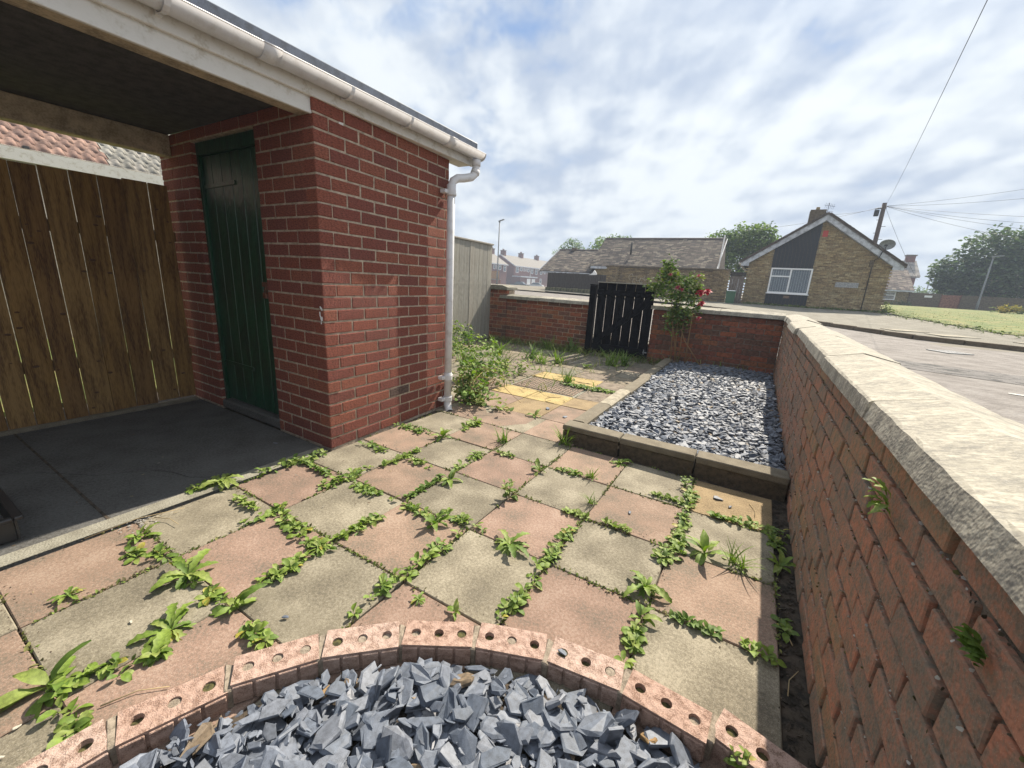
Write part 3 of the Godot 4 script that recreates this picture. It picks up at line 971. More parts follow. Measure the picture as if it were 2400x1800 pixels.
func build_patio() -> void:
	var patio := Node3D.new()
	put(patio, "patio")
	patio.set_meta("kind", "structure")
	patio.set_meta("label", "weedy patio of grey and pink concrete slabs laid as a chequerboard")
	var g := P - 0.005
	var slab := func(x: float, z: float, w: float, d: float, m: Material) -> void:
		var mesh := sized_box(Vector3(snappedf(w, 0.002), 0.045, snappedf(d, 0.002)), 0.0035, 0.0014, rng.randi() % 4)
		var b := Basis.from_euler(Vector3(rc(-0.009, 0.009), rc(-0.006, 0.006), rc(-0.009, 0.009)))
		obj("paving_slab", mesh, m, patio, Transform3D(b, Vector3(x, -0.0225 + rc(-0.002, 0.002), z)))
	for i in range(0, 6):
		for j in range(-3, 7):
			var x := X0 - P * (i + 0.5)
			var z := Z0 - P * (j + 0.5)
			if Vector2(x + 0.1, z - 0.1).length() < 0.75:
				continue
			if j == 6 and i < 3:
				continue
			var pink := posmod(i + j, 2) == 1
			var m: Material = M.slab_pink[rng.randi() % 4] if pink else M.slab_grey[rng.randi() % 4]
			if i == 0 and j == 5:
				m = M.slab_tan
			slab.call(x, z, g, g, m)
	# the path to the gate
	var zc := [-2.874, -3.33, -3.84, -4.22, -4.85, -5.23, -5.68, -6.13, -6.58, -7.03, -7.30]
	var xc := [-1.2, -1.62, -2.07, -2.515, -2.97, -3.42, -3.87, -4.32, -4.86]
	for r in zc.size() - 1:
		for c in xc.size() - 1:
			var x: float = (xc[c] + xc[c + 1]) / 2
			var z: float = (zc[r] + zc[r + 1]) / 2
			var w: float = xc[c] - xc[c + 1] - 0.006
			var d: float = zc[r] - zc[r + 1] - 0.006
			if x < -2.55 and z > -3.1:
				continue
			if r == 3 and c in [1, 2]:
				continue
			var m: Material = M.slab_grey[rng.randi() % 4] if (r + c) % 2 == 0 else M.slab_pink[rng.randi() % 4]
			if c in [1, 2] and r in [2, 4]:
				m = M.slab_yellow
			elif r == 1 and c == 1 or r == 2 and c == 0:
				m = M.slab_tan
			elif r > 2 or c > 3:
				m = M.path_slab[rng.randi() % 3] if rng.randf() < 0.8 else M.slab_grey[0]
			slab.call(x, z, w, d, m)
			if m == M.slab_yellow:
				for k in 5:     # shallow riven lines across the moulded yellow slabs
					var a := Vector3(x + rc(-0.5, 0.5) * w * 0.9, 0.0012, z + rc(-0.5, 0.5) * d * 0.85)
					var pts := [a]
					var dir := rc(0, TAU)
					for e in 5:
						dir += rc(-0.9, 0.9)
						var nx: Vector3 = pts[-1] + Vector3(cos(dir), 0, sin(dir)) * 0.045
						nx.x = clampf(nx.x, x - w * 0.47, x + w * 0.47)
						nx.z = clampf(nx.z, z - d * 0.47, z + d * 0.47)
						pts.append(nx)
					obj("riven_line", tubem(pts, [0.0022], 4), M.slab_tan, patio)
	# slivers of moss and seedlings that line most of the joints
	var mx := []
	var mc := []
	var nn := FastNoiseLite.new()
	nn.seed = 77
	nn.frequency = 2.2
	for i in 9000:
		var x := rc(-2.45, 0.28)
		var z := rc(-2.9, 0.3)
		if rng.randf() < 0.5:
			x = X0 - P * round((X0 - x) / P) + rng.randfn(0, 0.006)
		else:
			z = Z0 - P * round((Z0 - z) / P) + rng.randfn(0, 0.006)
		if nn.get_noise_2d(x, z) < 0.02 or Vector2(x + 0.1, z - 0.1).length() < 1.24:
			continue
		mx.append(leaf_xf(Vector3(x, -0.004, z), rc(0, TAU), rc(0.006, 0.022), rc(-0.1, 0.8)))
		mc.append(tint([Color(0.24, 0.33, 0.07), Color(0.17, 0.23, 0.05), Color(0.30, 0.30, 0.10), Color(0.14, 0.12, 0.05)][rng.randi() % 4], rc(0.7, 1.2)))
	tag(many("moss", leaf_mesh("tiny", 1), M.foliage, mx, mc), "moss and tiny seedlings lining the patio joints", "moss")
	# crumbs of soil by the joints and dry bits blown about
	var sx := []
	var sc := []
	for i in 3200:
		var x := rc(-2.45, 0.28)
		var z := rc(-2.9, 0.3)
		if rng.randf() < 0.5:
			x = X0 - P * round((X0 - x) / P) + rng.randfn(0, 0.018)
		else:
			z = Z0 - P * round((Z0 - z) / P) + rng.randfn(0, 0.018)
		if Vector2(x + 0.1, z - 0.1).length() < 1.26:
			continue
		sx.append(chip_xf(Vector3(x, 0.002, z), rc(0.003, 0.010), 0.5))
		sc.append(tint(Color(0.13, 0.095, 0.065), rc(0.6, 1.5)))
	for i in 170:
		var at := Vector3(rc(-4.2, 0.25), 0.006, rc(-6.8, 0.2))
		if at.x < -2.5 and at.z < -1.6 and at.z > -3.2 or Vector2(at.x + 0.1, at.z - 0.1).length() < 1.27 or at.x > -1.25 and at.z < -2.85:
			continue
		sx.append(Transform3D(Basis.from_euler(Vector3(rc(-0.3, 0.3), rc(0, TAU), rc(-0.3, 0.3))) * Basis.from_scale(Vector3(rc(0.01, 0.035), 0.008, rc(0.006, 0.012))), at))
		sc.append([Color(0.30, 0.19, 0.09), Color(0.42, 0.33, 0.18), Color(0.20, 0.13, 0.08), Color(0.45, 0.42, 0.36)][rng.randi() % 4])
	tag(many("leaf_litter", chip_mesh(6), M.tinted, sx, sc), "soil crumbs and dry scraps scattered over the patio slabs", "leaf litter")
	# a cast manhole cover between the yellow slabs
	var mh := thing("manhole_cover", "brownish chequered manhole cover between the two rows of yellow slabs", "manhole cover", Vector3(-2.07, -0.004, -4.535))
	obj("frame", boxm(-0.44, 0.44, -0.03, -0.004, -0.30, 0.30), M.concrete, mh)
	obj("plate", boxm(-0.40, 0.40, -0.004, 0.004, -0.27, 0.27, 0.002), M.slab_pink[1], mh)
	var ribs := st_new()
	for i in 17:
		for k in 11:
			cbox(ribs, Transform3D(Basis(Vector3.UP, PI / 4 if (i + k) % 2 == 0 else -PI / 4), Vector3(-0.37 + i * 0.046, 0.006, -0.24 + k * 0.048)), Vector3(0.034, 0.006, 0.010))
	var rb := obj("raised_pattern", done(ribs), M.slab_grey[1], mh)
	rb.set_meta("kind", "stuff")
	for k in [-0.3, 0.3]:
		obj("key_slot", boxm(k - 0.03, k + 0.03, 0.004, 0.0075, -0.012, 0.012), M.iron, mh)
	# the shed's concrete floor, cracked across
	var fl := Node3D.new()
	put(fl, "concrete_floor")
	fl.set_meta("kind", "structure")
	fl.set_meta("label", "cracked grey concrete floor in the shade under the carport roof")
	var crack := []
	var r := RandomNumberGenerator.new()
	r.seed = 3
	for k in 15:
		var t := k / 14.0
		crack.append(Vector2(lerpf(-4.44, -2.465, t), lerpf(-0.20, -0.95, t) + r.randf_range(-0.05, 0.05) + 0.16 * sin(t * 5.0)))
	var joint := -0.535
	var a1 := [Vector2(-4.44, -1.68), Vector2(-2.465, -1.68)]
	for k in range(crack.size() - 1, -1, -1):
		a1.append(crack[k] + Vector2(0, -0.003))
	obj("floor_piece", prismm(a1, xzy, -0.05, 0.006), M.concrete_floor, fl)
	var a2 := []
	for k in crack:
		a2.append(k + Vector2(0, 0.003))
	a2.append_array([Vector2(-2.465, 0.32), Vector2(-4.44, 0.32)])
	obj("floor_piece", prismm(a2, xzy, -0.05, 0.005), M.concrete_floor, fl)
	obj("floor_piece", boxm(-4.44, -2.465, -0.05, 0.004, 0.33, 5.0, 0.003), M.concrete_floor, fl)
	obj("painted_sun_strip", boxm(-2.56, -2.463, 0.0065, 0.0085, -1.66, 5.0), M.concrete, fl)  # band of sunlight painted as a paler strip over the darker floor
	obj("joint_strip", boxm(-4.44, -2.562, 0.006, 0.0075, joint - 0.006, joint + 0.006), M.soil, fl)
	# dark strip of dirt along the wall, with litter
	var xfs := []
	for i in 500:
		xfs.append(Transform3D(Basis.from_euler(Vector3(rc(-0.4, 0.4), rc(0, TAU), rc(-0.4, 0.4))) * Basis.from_scale(Vector3.ONE * rc(0.008, 0.028)), Vector3(rc(0.285, 0.355), -0.012, rc(-2.85, 0.6))))
	var litter := many("leaf_litter", chip_mesh(0), M.soil, xfs, [])
	tag(litter, "dark soil crumbs and leaf litter along the foot of the right wall", "leaf litter")

func build_shed() -> void:
	var sh := thing("carport_shed", "red brick shed with green door and white-guttered flat roof over an open carport bay", "shed", Vector3.ZERO)
	var ang := deg_to_rad(3.0)
	var corner := Vector3(-2.461, 0, -1.703)
	var ua := Vector3(-sin(ang), 0, -cos(ang))
	var na := Vector3(cos(ang), 0, -sin(ang))
	var L := 1.345
	brick_wall(sh, corner, ua, na, L, 27, M.shed_brick, {"even": 0.0, "odd": 0.113, "joint": 0.0105, "odd_brick": M.shed_brick_dark})
	brick_wall(sh, corner, Vector3(-1, 0, 0), Vector3(0, 0, 1), 2.1, 27, M.shed_brick, {"even": 0.113, "odd": 0.0, "fill_start": false, "holes": [[0.645, 1.541, -1, 2.16]], "joint": 0.0105, "seen": Vector2(-1, 1.62), "odd_brick": M.shed_brick_dark})
	# mortar behind the faces of the bricks
	var s := st_new()
	prism(s, PackedVector2Array([Vector2(corner.x, corner.z) + Vector2(-0.0042, -0.0042), Vector2(corner.x + ua.x * L - 0.0042, corner.z + ua.z * L), Vector2(corner.x + ua.x * L - 0.11, corner.z + ua.z * L), Vector2(corner.x - 0.11, corner.z - 0.11), Vector2(corner.x - 0.645, corner.z - 0.11), Vector2(corner.x - 0.645, corner.z - 0.0042)]), xzy, -0.03, 2.235)
	bx(s, -4.56, -4.004, -0.03, 2.235, -1.81, -1.7072)
	bx(s, -4.004, -3.106, 2.156, 2.235, -1.81, -1.7072)
	obj("mortar", done(s), M.mortar, sh)
	s = st_new()
	bx(s, -4.5, -2.62, 0.0, 2.23, -2.9, -1.86)
	obj("shed_interior", done(s), M.room, sh)
	# door of upright boards
	var door := obj("door", boxm(-3.965, -3.115, 0.085, 2.055, -1.79, -1.775), M.door_green, sh)
	for k in 6:
		obj("plank", sized_box(Vector3(0.139, 1.97, 0.02), 0.004, 0.0, k), M.door_green, door, Transform3D(Basis(), Vector3(-3.965 + 0.0708 + k * 0.1417, 1.07, -1.765)))
	s = st_new()
	bar(s, Vector3(-3.97, 1.835, -1.751), Vector3(-3.50, 1.845, -1.751), 0.03, 0.005, Vector3.UP, 0.001)
	bar(s, Vector3(-3.975, 1.76, -1.751), Vector3(-3.975, 1.91, -1.751), 0.03, 0.006, Vector3.RIGHT, 0.001)
	obj("hinge", done(s), M.door_green, door)
	s = st_new()
	bar(s, Vector3(-3.97, 0.42, -1.751), Vector3(-3.50, 0.42, -1.751), 0.03, 0.005, Vector3.UP, 0.001)
	bar(s, Vector3(-3.975, 0.34, -1.751), Vector3(-3.975, 0.50, -1.751), 0.03, 0.006, Vector3.RIGHT, 0.001)
	obj("hinge", done(s), M.door_green, door)
	s = st_new()
	bar(s, Vector3(-3.25, 1.12, -1.748), Vector3(-3.09, 1.12, -1.735), 0.035, 0.008, Vector3.UP, 0.002)
	tube(s, [Vector3(-3.16, 1.12, -1.73), Vector3(-3.175, 1.075, -1.72), Vector3(-3.16, 1.05, -1.72), Vector3(-3.145, 1.075, -1.72), Vector3(-3.16, 1.12, -1.73)], [0.005], 6)
	bx(s, -3.185, -3.135, 1.02, 1.065, -1.73, -1.705, 0.006)
	obj("padlock_hasp", done(s), M.rust, door)
	s = st_new()
	bx(s, -4.001, -3.106, 2.06, 2.153, -1.80, -1.735, 0.004)
	bx(s, -4.001, -3.966, 0.0, 2.06, -1.80, -1.735, 0.003)
	bx(s, -3.114, -3.106, 0.0, 2.06, -1.80, -1.745, 0.002)
	obj("door_frame", done(s), M.door_green, sh)
	obj("door_sill", boxm(-3.99, -3.10, 0.0, 0.075, -1.80, -1.70, 0.01), M.concrete_floor, sh)
	# roof: slab, soffit, timber beams, felt edge
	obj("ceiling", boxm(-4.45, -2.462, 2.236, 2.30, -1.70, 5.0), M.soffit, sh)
	obj("roof_slab", boxm(-4.6, -2.47, 2.302, 2.40, -3.28, 5.0), M.roof_felt, sh)
	obj("roof_edge", boxm(-2.468, -2.425, 2.345, 2.43, -3.31, 5.0, 0.006), M.roof_felt, sh)
	obj("lintel_board", boxm(-2.60, -2.497, 2.15, 2.234, -1.93, 5.0, 0.004), M.cream_paint, sh)
	s = st_new()
	bx(s, -2.4955, -2.475, 2.146, 2.30, -1.93, 5.0, 0.003)
	obj("bay_fascia", done(s), M.white_paint, sh)
	obj("fascia", boxm(-2.474, -2.45, 2.232, 2.342, -3.28, 5.0, 0.003), M.white_paint, sh)
	obj("soffit_board", boxm(-2.60, -2.475, 2.236, 2.30, -3.26, -1.935), M.white_paint, sh)
	obj("rear_beam", boxm(-4.44, -4.335, 2.075, 2.235, -1.705, 5.0, 0.006), M.cream_paint, sh)
	# half-round gutter with unions, brackets and a stop end
	var gut := gutter_mesh(-3.315, 5.0, 0.056, 0.0035)
	var gx := Vector3(-2.392, 2.335, 0)
	var gn := obj("gutter", gut, M.pvc, sh, Transform3D(Basis(), gx))
	for z in [-0.62, -1.42, -2.86, 0.4]:
		obj("union", gutter_mesh(z - 0.045, z + 0.045, 0.0605, 0.004), M.pvc, gn)
	for z in [-0.98, -1.9, -2.4, 0.1]:
		s = st_new()
		for k in 8:
			var t0 := PI + PI * k / 8.0
			var t1 := PI + PI * (k + 1) / 8.0
			var c0 := Vector3(cos(t0), sin(t0), 0)
			var c1 := Vector3(cos(t1), sin(t1), 0)
			quad(s, c0 * 0.062 + Vector3(0, 0, z - 0.012), c1 * 0.062 + Vector3(0, 0, z - 0.012), c1 * 0.062 + Vector3(0, 0, z + 0.012), c0 * 0.062 + Vector3(0, 0, z + 0.012), c0)
		bx(s, -0.058, -0.04, -0.06, 0.01, z - 0.012, z + 0.012)
		obj("bracket", done(s), M.pvc, gn)
	s = st_new()
	for k in 12:
		var t0 := PI + PI * k / 12.0
		var t1 := PI + PI * (k + 1) / 12.0
		for zz in [-3.318, -3.311]:
			tri(s, Vector3(0, 0, zz), Vector3(cos(t0), sin(t0), 0) * 0.06 + Vector3(0, 0, zz), Vector3(cos(t1), sin(t1), 0) * 0.06 + Vector3(0, 0, zz), Vector3(0, 0, -1 if zz < -3.315 else 1))
		quad(s, Vector3(cos(t0), sin(t0), 0) * 0.06 + Vector3(0, 0, -3.318), Vector3(cos(t1), sin(t1), 0) * 0.06 + Vector3(0, 0, -3.318), Vector3(cos(t1), sin(t1), 0) * 0.06 + Vector3(0, 0, -3.311), Vector3(cos(t0), sin(t0), 0) * 0.06 + Vector3(0, 0, -3.311), Vector3(cos(t0), sin(t0), 0))
	obj("stop_end", done(s), M.pvc, gn)
	# downpipe: outlet, swan neck, pipe with collars, shoe
	var dp := obj("downpipe", tubem([Vector3(-2.455, 1.98, -2.985), Vector3(-2.455, 0.09, -2.985)], [0.034], 16), M.pvc, sh)
	obj("swan_neck", tubem([Vector3(-2.392, 2.27, -3.25), Vector3(-2.393, 2.20, -3.25), Vector3(-2.398, 2.155, -3.235), Vector3(-2.405, 2.125, -3.20), Vector3(-2.425, 2.10, -3.12), Vector3(-2.44, 2.085, -3.05), Vector3(-2.452, 2.055, -3.005), Vector3(-2.455, 2.01, -2.987), Vector3(-2.455, 1.965, -2.985)], [0.034], 16), M.pvc, dp)
	for q in [[Vector3(-2.392, 2.275, -3.25), Vector3(-2.393, 2.225, -3.25)], [Vector3(-2.394, 2.19, -3.25), Vector3(-2.398, 2.16, -3.24)], [Vector3(-2.455, 2.02, -2.986), Vector3(-2.455, 1.93, -2.985)], [Vector3(-2.455, 0.36, -2.985), Vector3(-2.455, 0.27, -2.985)], [Vector3(-2.455, 0.125, -2.985), Vector3(-2.455, 0.075, -2.985)]]:
		obj("collar", tubem(q, [0.0395], 16), M.pvc, dp)
	for y in [1.96, 0.315, 0.10]:
		s = st_new()
		bx(s, -2.51, -2.45, y - 0.016, y + 0.016, -2.955, -2.90, 0.005)
		bx(s, -2.515, -2.46, y - 0.016, y + 0.016, -3.07, -3.015, 0.005)
		tube(s, [Vector3(-2.455, y + 0.02, -2.985), Vector3(-2.455, y - 0.02, -2.985)], [0.043], 16)
		obj("pipe_clip", done(s), M.pvc, dp)
	s = st_new(true)
	var shoe := [Vector3(-2.455, 0.10, -2.985), Vector3(-2.452, 0.045, -2.982), Vector3(-2.43, 0.005, -2.968), Vector3(-2.395, -0.018, -2.945)]
	tube(s, shoe, [0.036, 0.036, 0.036, 0.037], 16, false)
	obj("shoe", done(s), M.pvc, dp)
	obj("shoe_mouth", tubem([Vector3(-2.425, 0.002, -2.964), Vector3(-2.40, -0.013, -2.948)], [0.031], 12), M.room, dp)
	# a few flakes of white paint on the corner
	for k in 9:
		obj("paint_fleck", sized_box(Vector3(0.008, 0.02, 0.002), 0.0, 0.002, k % 4), M.upvc, sh, Transform3D(Basis(Vector3.BACK, rc(-0.5, 0.5)), Vector3(-2.485 + rc(-0.015, 0.01), 0.95 + rc(-0.07, 0.08), -1.6995)))

func gutter_mesh(z0: float, z1: float, r: float, t: float) -> ArrayMesh:
	var s := st_new(true)
	var n := 14
	for k in n:
		var a := PI + PI * k / n
		var b := PI + PI * (k + 1) / n
		var ca := Vector3(cos(a), sin(a), 0)
		var cb := Vector3(cos(b), sin(b), 0)
		for q in [[r, 1.0], [r - t, -1.0]]:
			quad(s, ca * q[0] + Vector3(0, 0, z0), cb * q[0] + Vector3(0, 0, z0), cb * q[0] + Vector3(0, 0, z1), ca * q[0] + Vector3(0, 0, z1), ca * q[1])
		for z in [z0, z1]:
			quad(s, ca * r + Vector3(0, 0, z), cb * r + Vector3(0, 0, z), cb * (r - t) + Vector3(0, 0, z), ca * (r - t) + Vector3(0, 0, z), Vector3(0, 0, -1 if z == z0 else 1))
	# rolled front lip
	tube(s, [Vector3(r, 0, z0), Vector3(r, 0, z1)], [t * 1.1], 8)
	return done(s)

func build_brown_fence() -> void:
	var f := thing("board_fence", "brown board fence at the back of the carport, daylight showing between its boards", "fence", Vector3(-4.39, 0, 0))
	var edges := [-1.662, -1.53, -1.375, -1.23, -1.08, -0.93, -0.80, -0.655, -0.52, -0.375, -0.23, -0.09, 0.06, 0.2, 0.35, 0.5, 0.65, 0.8, 0.95, 1.1, 1.25, 1.4, 1.55, 1.7, 1.85, 2.0, 2.15, 2.3, 2.45, 2.6, 2.75, 2.9, 3.05, 3.2, 3.35, 3.5, 3.65, 3.8, 3.95, 4.1, 4.25, 4.4, 4.55, 4.7, 4.85, 5.0]
	for i in edges.size() - 1:
		var w: float = edges[i + 1] - edges[i] - 0.0062
		var mid: float = (edges[i] + edges[i + 1]) / 2
		var top := 1.808 - 0.028 * mid + rc(-0.006, 0.006) if mid < 0.0 else 1.808
		var b := obj("board", sized_box(Vector3(0.02, 1.80, snappedf(w, 0.004)), 0.002, 0.0015, i % 5), M.fence_brown[i % 3], f, Transform3D(Basis(Vector3.RIGHT, rc(-0.0022, 0.0022)), Vector3(rc(-0.002, 0.002), top - 0.90, mid)))
		for k in rng.randi_range(3, 6):
			var sz := rc(0.006, 0.016)
			obj("knot", tubem([Vector3(0.0095, 0, 0), Vector3(0.0108, 0, 0)], [sz], 9), M.knot, b, Transform3D(Basis.from_scale(Vector3(1, 0.6, 1.2)), Vector3(0, rc(-0.85, 0.85), rc(-0.4, 0.4) * w)))
	for y in [0.45, 1.45]:
		obj("rail", boxm(-0.06, -0.012, y - 0.04, y + 0.04, -1.68, 5.0, 0.004), M.fence_brown[0], f)
	obj("bottom_edging", boxm(-0.02, 0.045, 0.0, 0.034, -1.66, 5.0, 0.006), M.kerb, f)

func build_grey_fence() -> void:
	var o := Vector3(-4.9, 0, -7.3)
	var f := thing("board_fence", "weathered grey close-boarded fence beyond the shed, beside the back wall", "fence", o, deg_to_rad(4.2))
	var z := 0.0
	var i := 0
	while z < 3.3:
		var w := rc(0.155, 0.19)
		obj("board", sized_box(Vector3(0.018, 1.90, snappedf(w - 0.004, 0.004)), 0.002, 0.001, i % 4), M.fence_grey[rng.randi() % 3], f, Transform3D(Basis(), Vector3(rc(-0.004, 0.004), 0.965, z + w / 2)))
		z += w
		i += 1
	obj("capping_rail", boxm(-0.045, 0.03, 1.915, 1.945, -0.02, 3.3, 0.004), M.fence_grey[2], f)
	for y in [0.4, 1.6]:
		obj("rail", boxm(-0.07, -0.012, y - 0.04, y + 0.04, 0, 3.3, 0.004), M.fence_grey[1], f)

func coping_profile() -> Array:
	return [Vector2(-0.158, 0.0), Vector2(-0.147, 0.052), Vector2(-0.140, 0.06), Vector2(0.0, 0.092), Vector2(0.140, 0.06), Vector2(0.147, 0.052), Vector2(0.158, 0.0)]

func build_walls() -> void:
	# right-hand wall; its coping stones are saddle-backed
	var w := thing("garden_wall", "long red-brown brick garden wall with pale stone coping along the right of the patio", "wall", Vector3(0.36, 0, 1.2))
	brick_wall(w, Vector3.ZERO, Vector3(0, 0, -1), Vector3(-1, 0, 0), 8.5, 11, M.wall_brick, {"even": 0.0, "odd": 0.12, "fill_start": true, "seen": Vector2(1.72, 8.3), "uneven": 0.0035, "jit": 0.0026, "tilt": 0.007, "joint": 0.0135, "bevel": 0.003, "h": 0.0825})
	obj("mortar", boxm(0.013, 0.215, -0.05, 0.905, -8.72, 0.0), M.mortar_dirty, w)
	var zs := [1.25, 0.55, -0.50, -1.575, -2.63, -3.665, -4.72, -5.77, -6.82, -7.47]
	for i in zs.size() - 1:
		var poly := []
		for q in coping_profile():
			poly.append(q + Vector2(rc(-0.003, 0.003), rc(-0.003, 0.003)))
		var s := st_new()
		rough_coping(s, poly, zs[i] - 0.008, zs[i + 1] + 0.008)
		obj("coping_stone", done(s), M.coping, w, Transform3D(Basis(Vector3.UP, rc(-0.003, 0.003)), Vector3(0.13, 0.912 + rc(-0.003, 0.003), -1.2)))
	# mortar crumbs and moss in the bed joints
	var xfs := []
	var cc := []
	for i in 2800:
		var c := rng.randi_range(1, 10)
		xfs.append(Transform3D(Basis.from_euler(Vector3(rc(0, 3), rc(0, 3), rc(0, 3))) * Basis.from_scale(Vector3(0.6, 0.6, 1.2) * rc(0.004, 0.014)), Vector3(rc(-0.002, 0.009), c * 0.0825 + rc(-0.005, 0.005), -rc(1.4, 8.3))))
		cc.append([Color(0.5, 0.47, 0.40), Color(0.70, 0.68, 0.63), Color(0.62, 0.60, 0.55), Color(0.12, 0.10, 0.06), Color(0.16, 0.15, 0.05), Color(0.10, 0.08, 0.05)][rng.randi() % 6])
	many("joint_crumbs", chip_mesh(1), M.tinted, xfs, cc, w)
	# a plant in the joint under the coping
	var fern := thing("wall_fern", "small yellow-green fern growing from the right wall under its coping", "fern", Vector3(0.34, 0.80, -1.21))
	for k in 16:
		obj("frond", leaf_mesh("dand", k), M.leaf[3] if k % 3 == 0 else M.leaf[1], fern, leaf_xf(Vector3(0, rc(-0.02, 0.02), rc(-0.05, 0.05)), PI + rc(-1.3, 1.3), rc(0.035, 0.06), rc(-0.3, 0.9)))
	var moss := thing("moss_tuft", "mossy tuft in a bed joint of the right wall near the viewer", "moss", Vector3(0.352, 0.785, -0.76))
	var ms := st_new(true)
	for k in 40:
		ms.append_from(leaf_mesh("tiny", k % 4), 0, leaf_xf(Vector3(0, rc(-0.012, 0.012), rc(-0.03, 0.03)), PI + rc(-1.2, 1.2), rc(0.012, 0.024), rc(-0.3, 0.6)))
	obj("leaves", ms.commit(), M.leaf[2], moss)
	# back wall, left of the gate, with a pier against the fence
	var b := thing("garden_wall", "dark red brick back wall left of the black gate, with a capped pier at the fence", "wall", Vector3(-4.95, 0, -7.35))
	brick_wall(b, Vector3(0.44, 0, 0), Vector3.RIGHT, Vector3(0, 0, 1), 1.80, 11, M.back_brick, {"even": 0.0, "odd": 0.12, "fill_start": true, "h": 0.0805, "uneven": 0.004, "tilt": 0.006, "joint": 0.009})
	brick_wall(b, Vector3(0, 0, 0.03), Vector3.RIGHT, Vector3(0, 0, 1), 0.44, 13, M.back_brick, {"even": 0.0, "odd": 0.12, "fill_start": true, "h": 0.0805, "uneven": 0.004, "joint": 0.009})
	var s2 := st_new()
	bx(s2, 0.0, 2.24, -0.05, 0.885, -0.21, -0.006)
	bx(s2, 0.005, 0.435, -0.05, 1.04, -0.30, 0.024)
	obj("mortar", done(s2), M.mortar, b)
	for q in [[0.29, 1.22], [1.225, 2.27]]:
		var s := st_new()
		rough_coping(s, coping_profile(), q[0], q[1], true)
		obj("coping_stone", done(s), M.coping_dark if q[0] < 1 else M.coping, b, Transform3D(Basis(), Vector3(0, 0.884 - (0.006 if q[0] < 1.0 else 0.0), -0.09)))
	s2 = st_new()
	bx(s2, -0.04, 0.47, 1.045, 1.105, -0.35, 0.07, 0.006, 0.003)
	prism(s2, PackedVector2Array([Vector2(-0.03, 1.106), Vector2(0.46, 1.106), Vector2(0.33, 1.14), Vector2(0.10, 1.14)]), xyz, -0.33, 0.05)
	obj("pier_cap", done(s2), M.coping_dark, b)
	# back wall, right of the gate
	var c := thing("garden_wall", "short dark brick back wall behind the slate bed, right of the black gate", "wall", Vector3(-1.532, 0, -7.26))
	brick_wall(c, Vector3.ZERO, Vector3.RIGHT, Vector3(0, 0, 1), 1.882, 11, M.back_brick, {"even": 0.0, "odd": 0.12, "fill_start": true, "h": 0.0825, "uneven": 0.004, "tilt": 0.006, "joint": 0.009})
	obj("mortar", boxm(0.004, 1.888, -0.05, 0.905, -0.21, -0.006), M.mortar_dirty, c)
	for q in [[-0.03, 1.02], [1.025, 1.885]]:
		var s := st_new()
		rough_coping(s, coping_profile(), q[0], q[1], true)
		obj("coping_stone", done(s), M.coping, c, Transform3D(Basis(), Vector3(0, 0.914, -0.09)))

func rough_coping(s: SurfaceTool, poly: Array, t0: float, t1: float, along_x := false) -> void:
	# the stone is swept in short steps so that its edges can wander a little
	var n := maxi(2, int(absf(t1 - t0) / 0.05))
	var rings := []
	for i in n + 1:
		var t := lerpf(t0, t1, float(i) / n)
		var ring := []
		for k in poly.size():
			var q: Vector2 = poly[k]
			var j := 0.0017 if k in [1, 2, 4, 5] else 0.0008
			q += Vector2(rc(-j, j), rc(-j, j))
			ring.append(Vector3(t, q.y, -q.x) if along_x else Vector3(q.x, q.y, t))
		rings.append(ring)
	var c := Vector3(0, 0.03, 0)
	for i in n:
		for k in poly.size():
			var k2 := (k + 1) % poly.size()
			var mid: Vector3 = (rings[i][k] + rings[i + 1][k2]) / 2
			var out := mid - c
			if along_x:
				out.x = 0
			else:
				out.z = 0
			quad(s, rings[i][k], rings[i][k2], rings[i + 1][k2], rings[i + 1][k], out)
	for e in [0, n]:
		var ax := Vector3.RIGHT if along_x else Vector3.BACK
		var out := ax * signf(t0 - t1) * (1.0 if e == 0 else -1.0)
		for k in range(1, poly.size() - 1):
			tri(s, rings[e][0], rings[e][k], rings[e][k + 1], out)

func build_gate() -> void:
	var g := thing("garden_gate", "black painted board gate with a diagonal brace, slightly gappy", "gate", Vector3(-2.525, 0.03, -7.22))
	for k in 6:
		obj("board", sized_box(Vector3(0.156, 1.25, 0.022), 0.003, 0.001, k), M.gate_black, g, Transform3D(Basis(Vector3.BACK, rc(-0.002, 0.002)), Vector3(0.08 + k * 0.166, 0.645, 0)))
	obj("rail", boxm(0.0, 0.99, 1.06, 1.15, 0.0125, 0.05, 0.004), M.gate_black, g)
	obj("rail", boxm(0.0, 0.99, 0.10, 0.19, 0.0125, 0.05, 0.004), M.gate_black, g)
	var s := st_new()
	bar(s, Vector3(0.04, 0.215, 0.031), Vector3(0.96, 1.04, 0.031), 0.11, 0.034, Vector3.UP, 0.003)
	obj("brace", done(s), M.gate_black, g)
	obj("capping_strip", boxm(-0.01, 1.0, 1.272, 1.286, -0.014, 0.03, 0.002), M.fence_grey[0], g)
	s = st_new()
	bar(s, Vector3(0.93, 0.14, 0.055), Vector3(1.0, 0.14, 0.055), 0.02, 0.012)
	tube(s, [Vector3(0.945, 0.19, 0.056), Vector3(0.945, 0.10, 0.056)], [0.008], 8)
	obj("bolt", done(s), M.galv, g)
	var p := thing("gate_post", "black square timber post at the hinge side of the gate", "post", Vector3(-2.61, 0, -7.23))
	obj("post", boxm(-0.055, 0.055, -0.02, 1.24, -0.055, 0.055, 0.005), M.gate_black, p)
	obj("cap", boxm(-0.06, 0.06, 1.242, 1.265, -0.06, 0.06, 0.006), M.gate_black, p)
	struct("gate_threshold", boxm(-2.56, -1.49, -0.02, 0.014, -7.42, -7.16, 0.005), M.concrete_pale, "pale concrete threshold under the black gate")

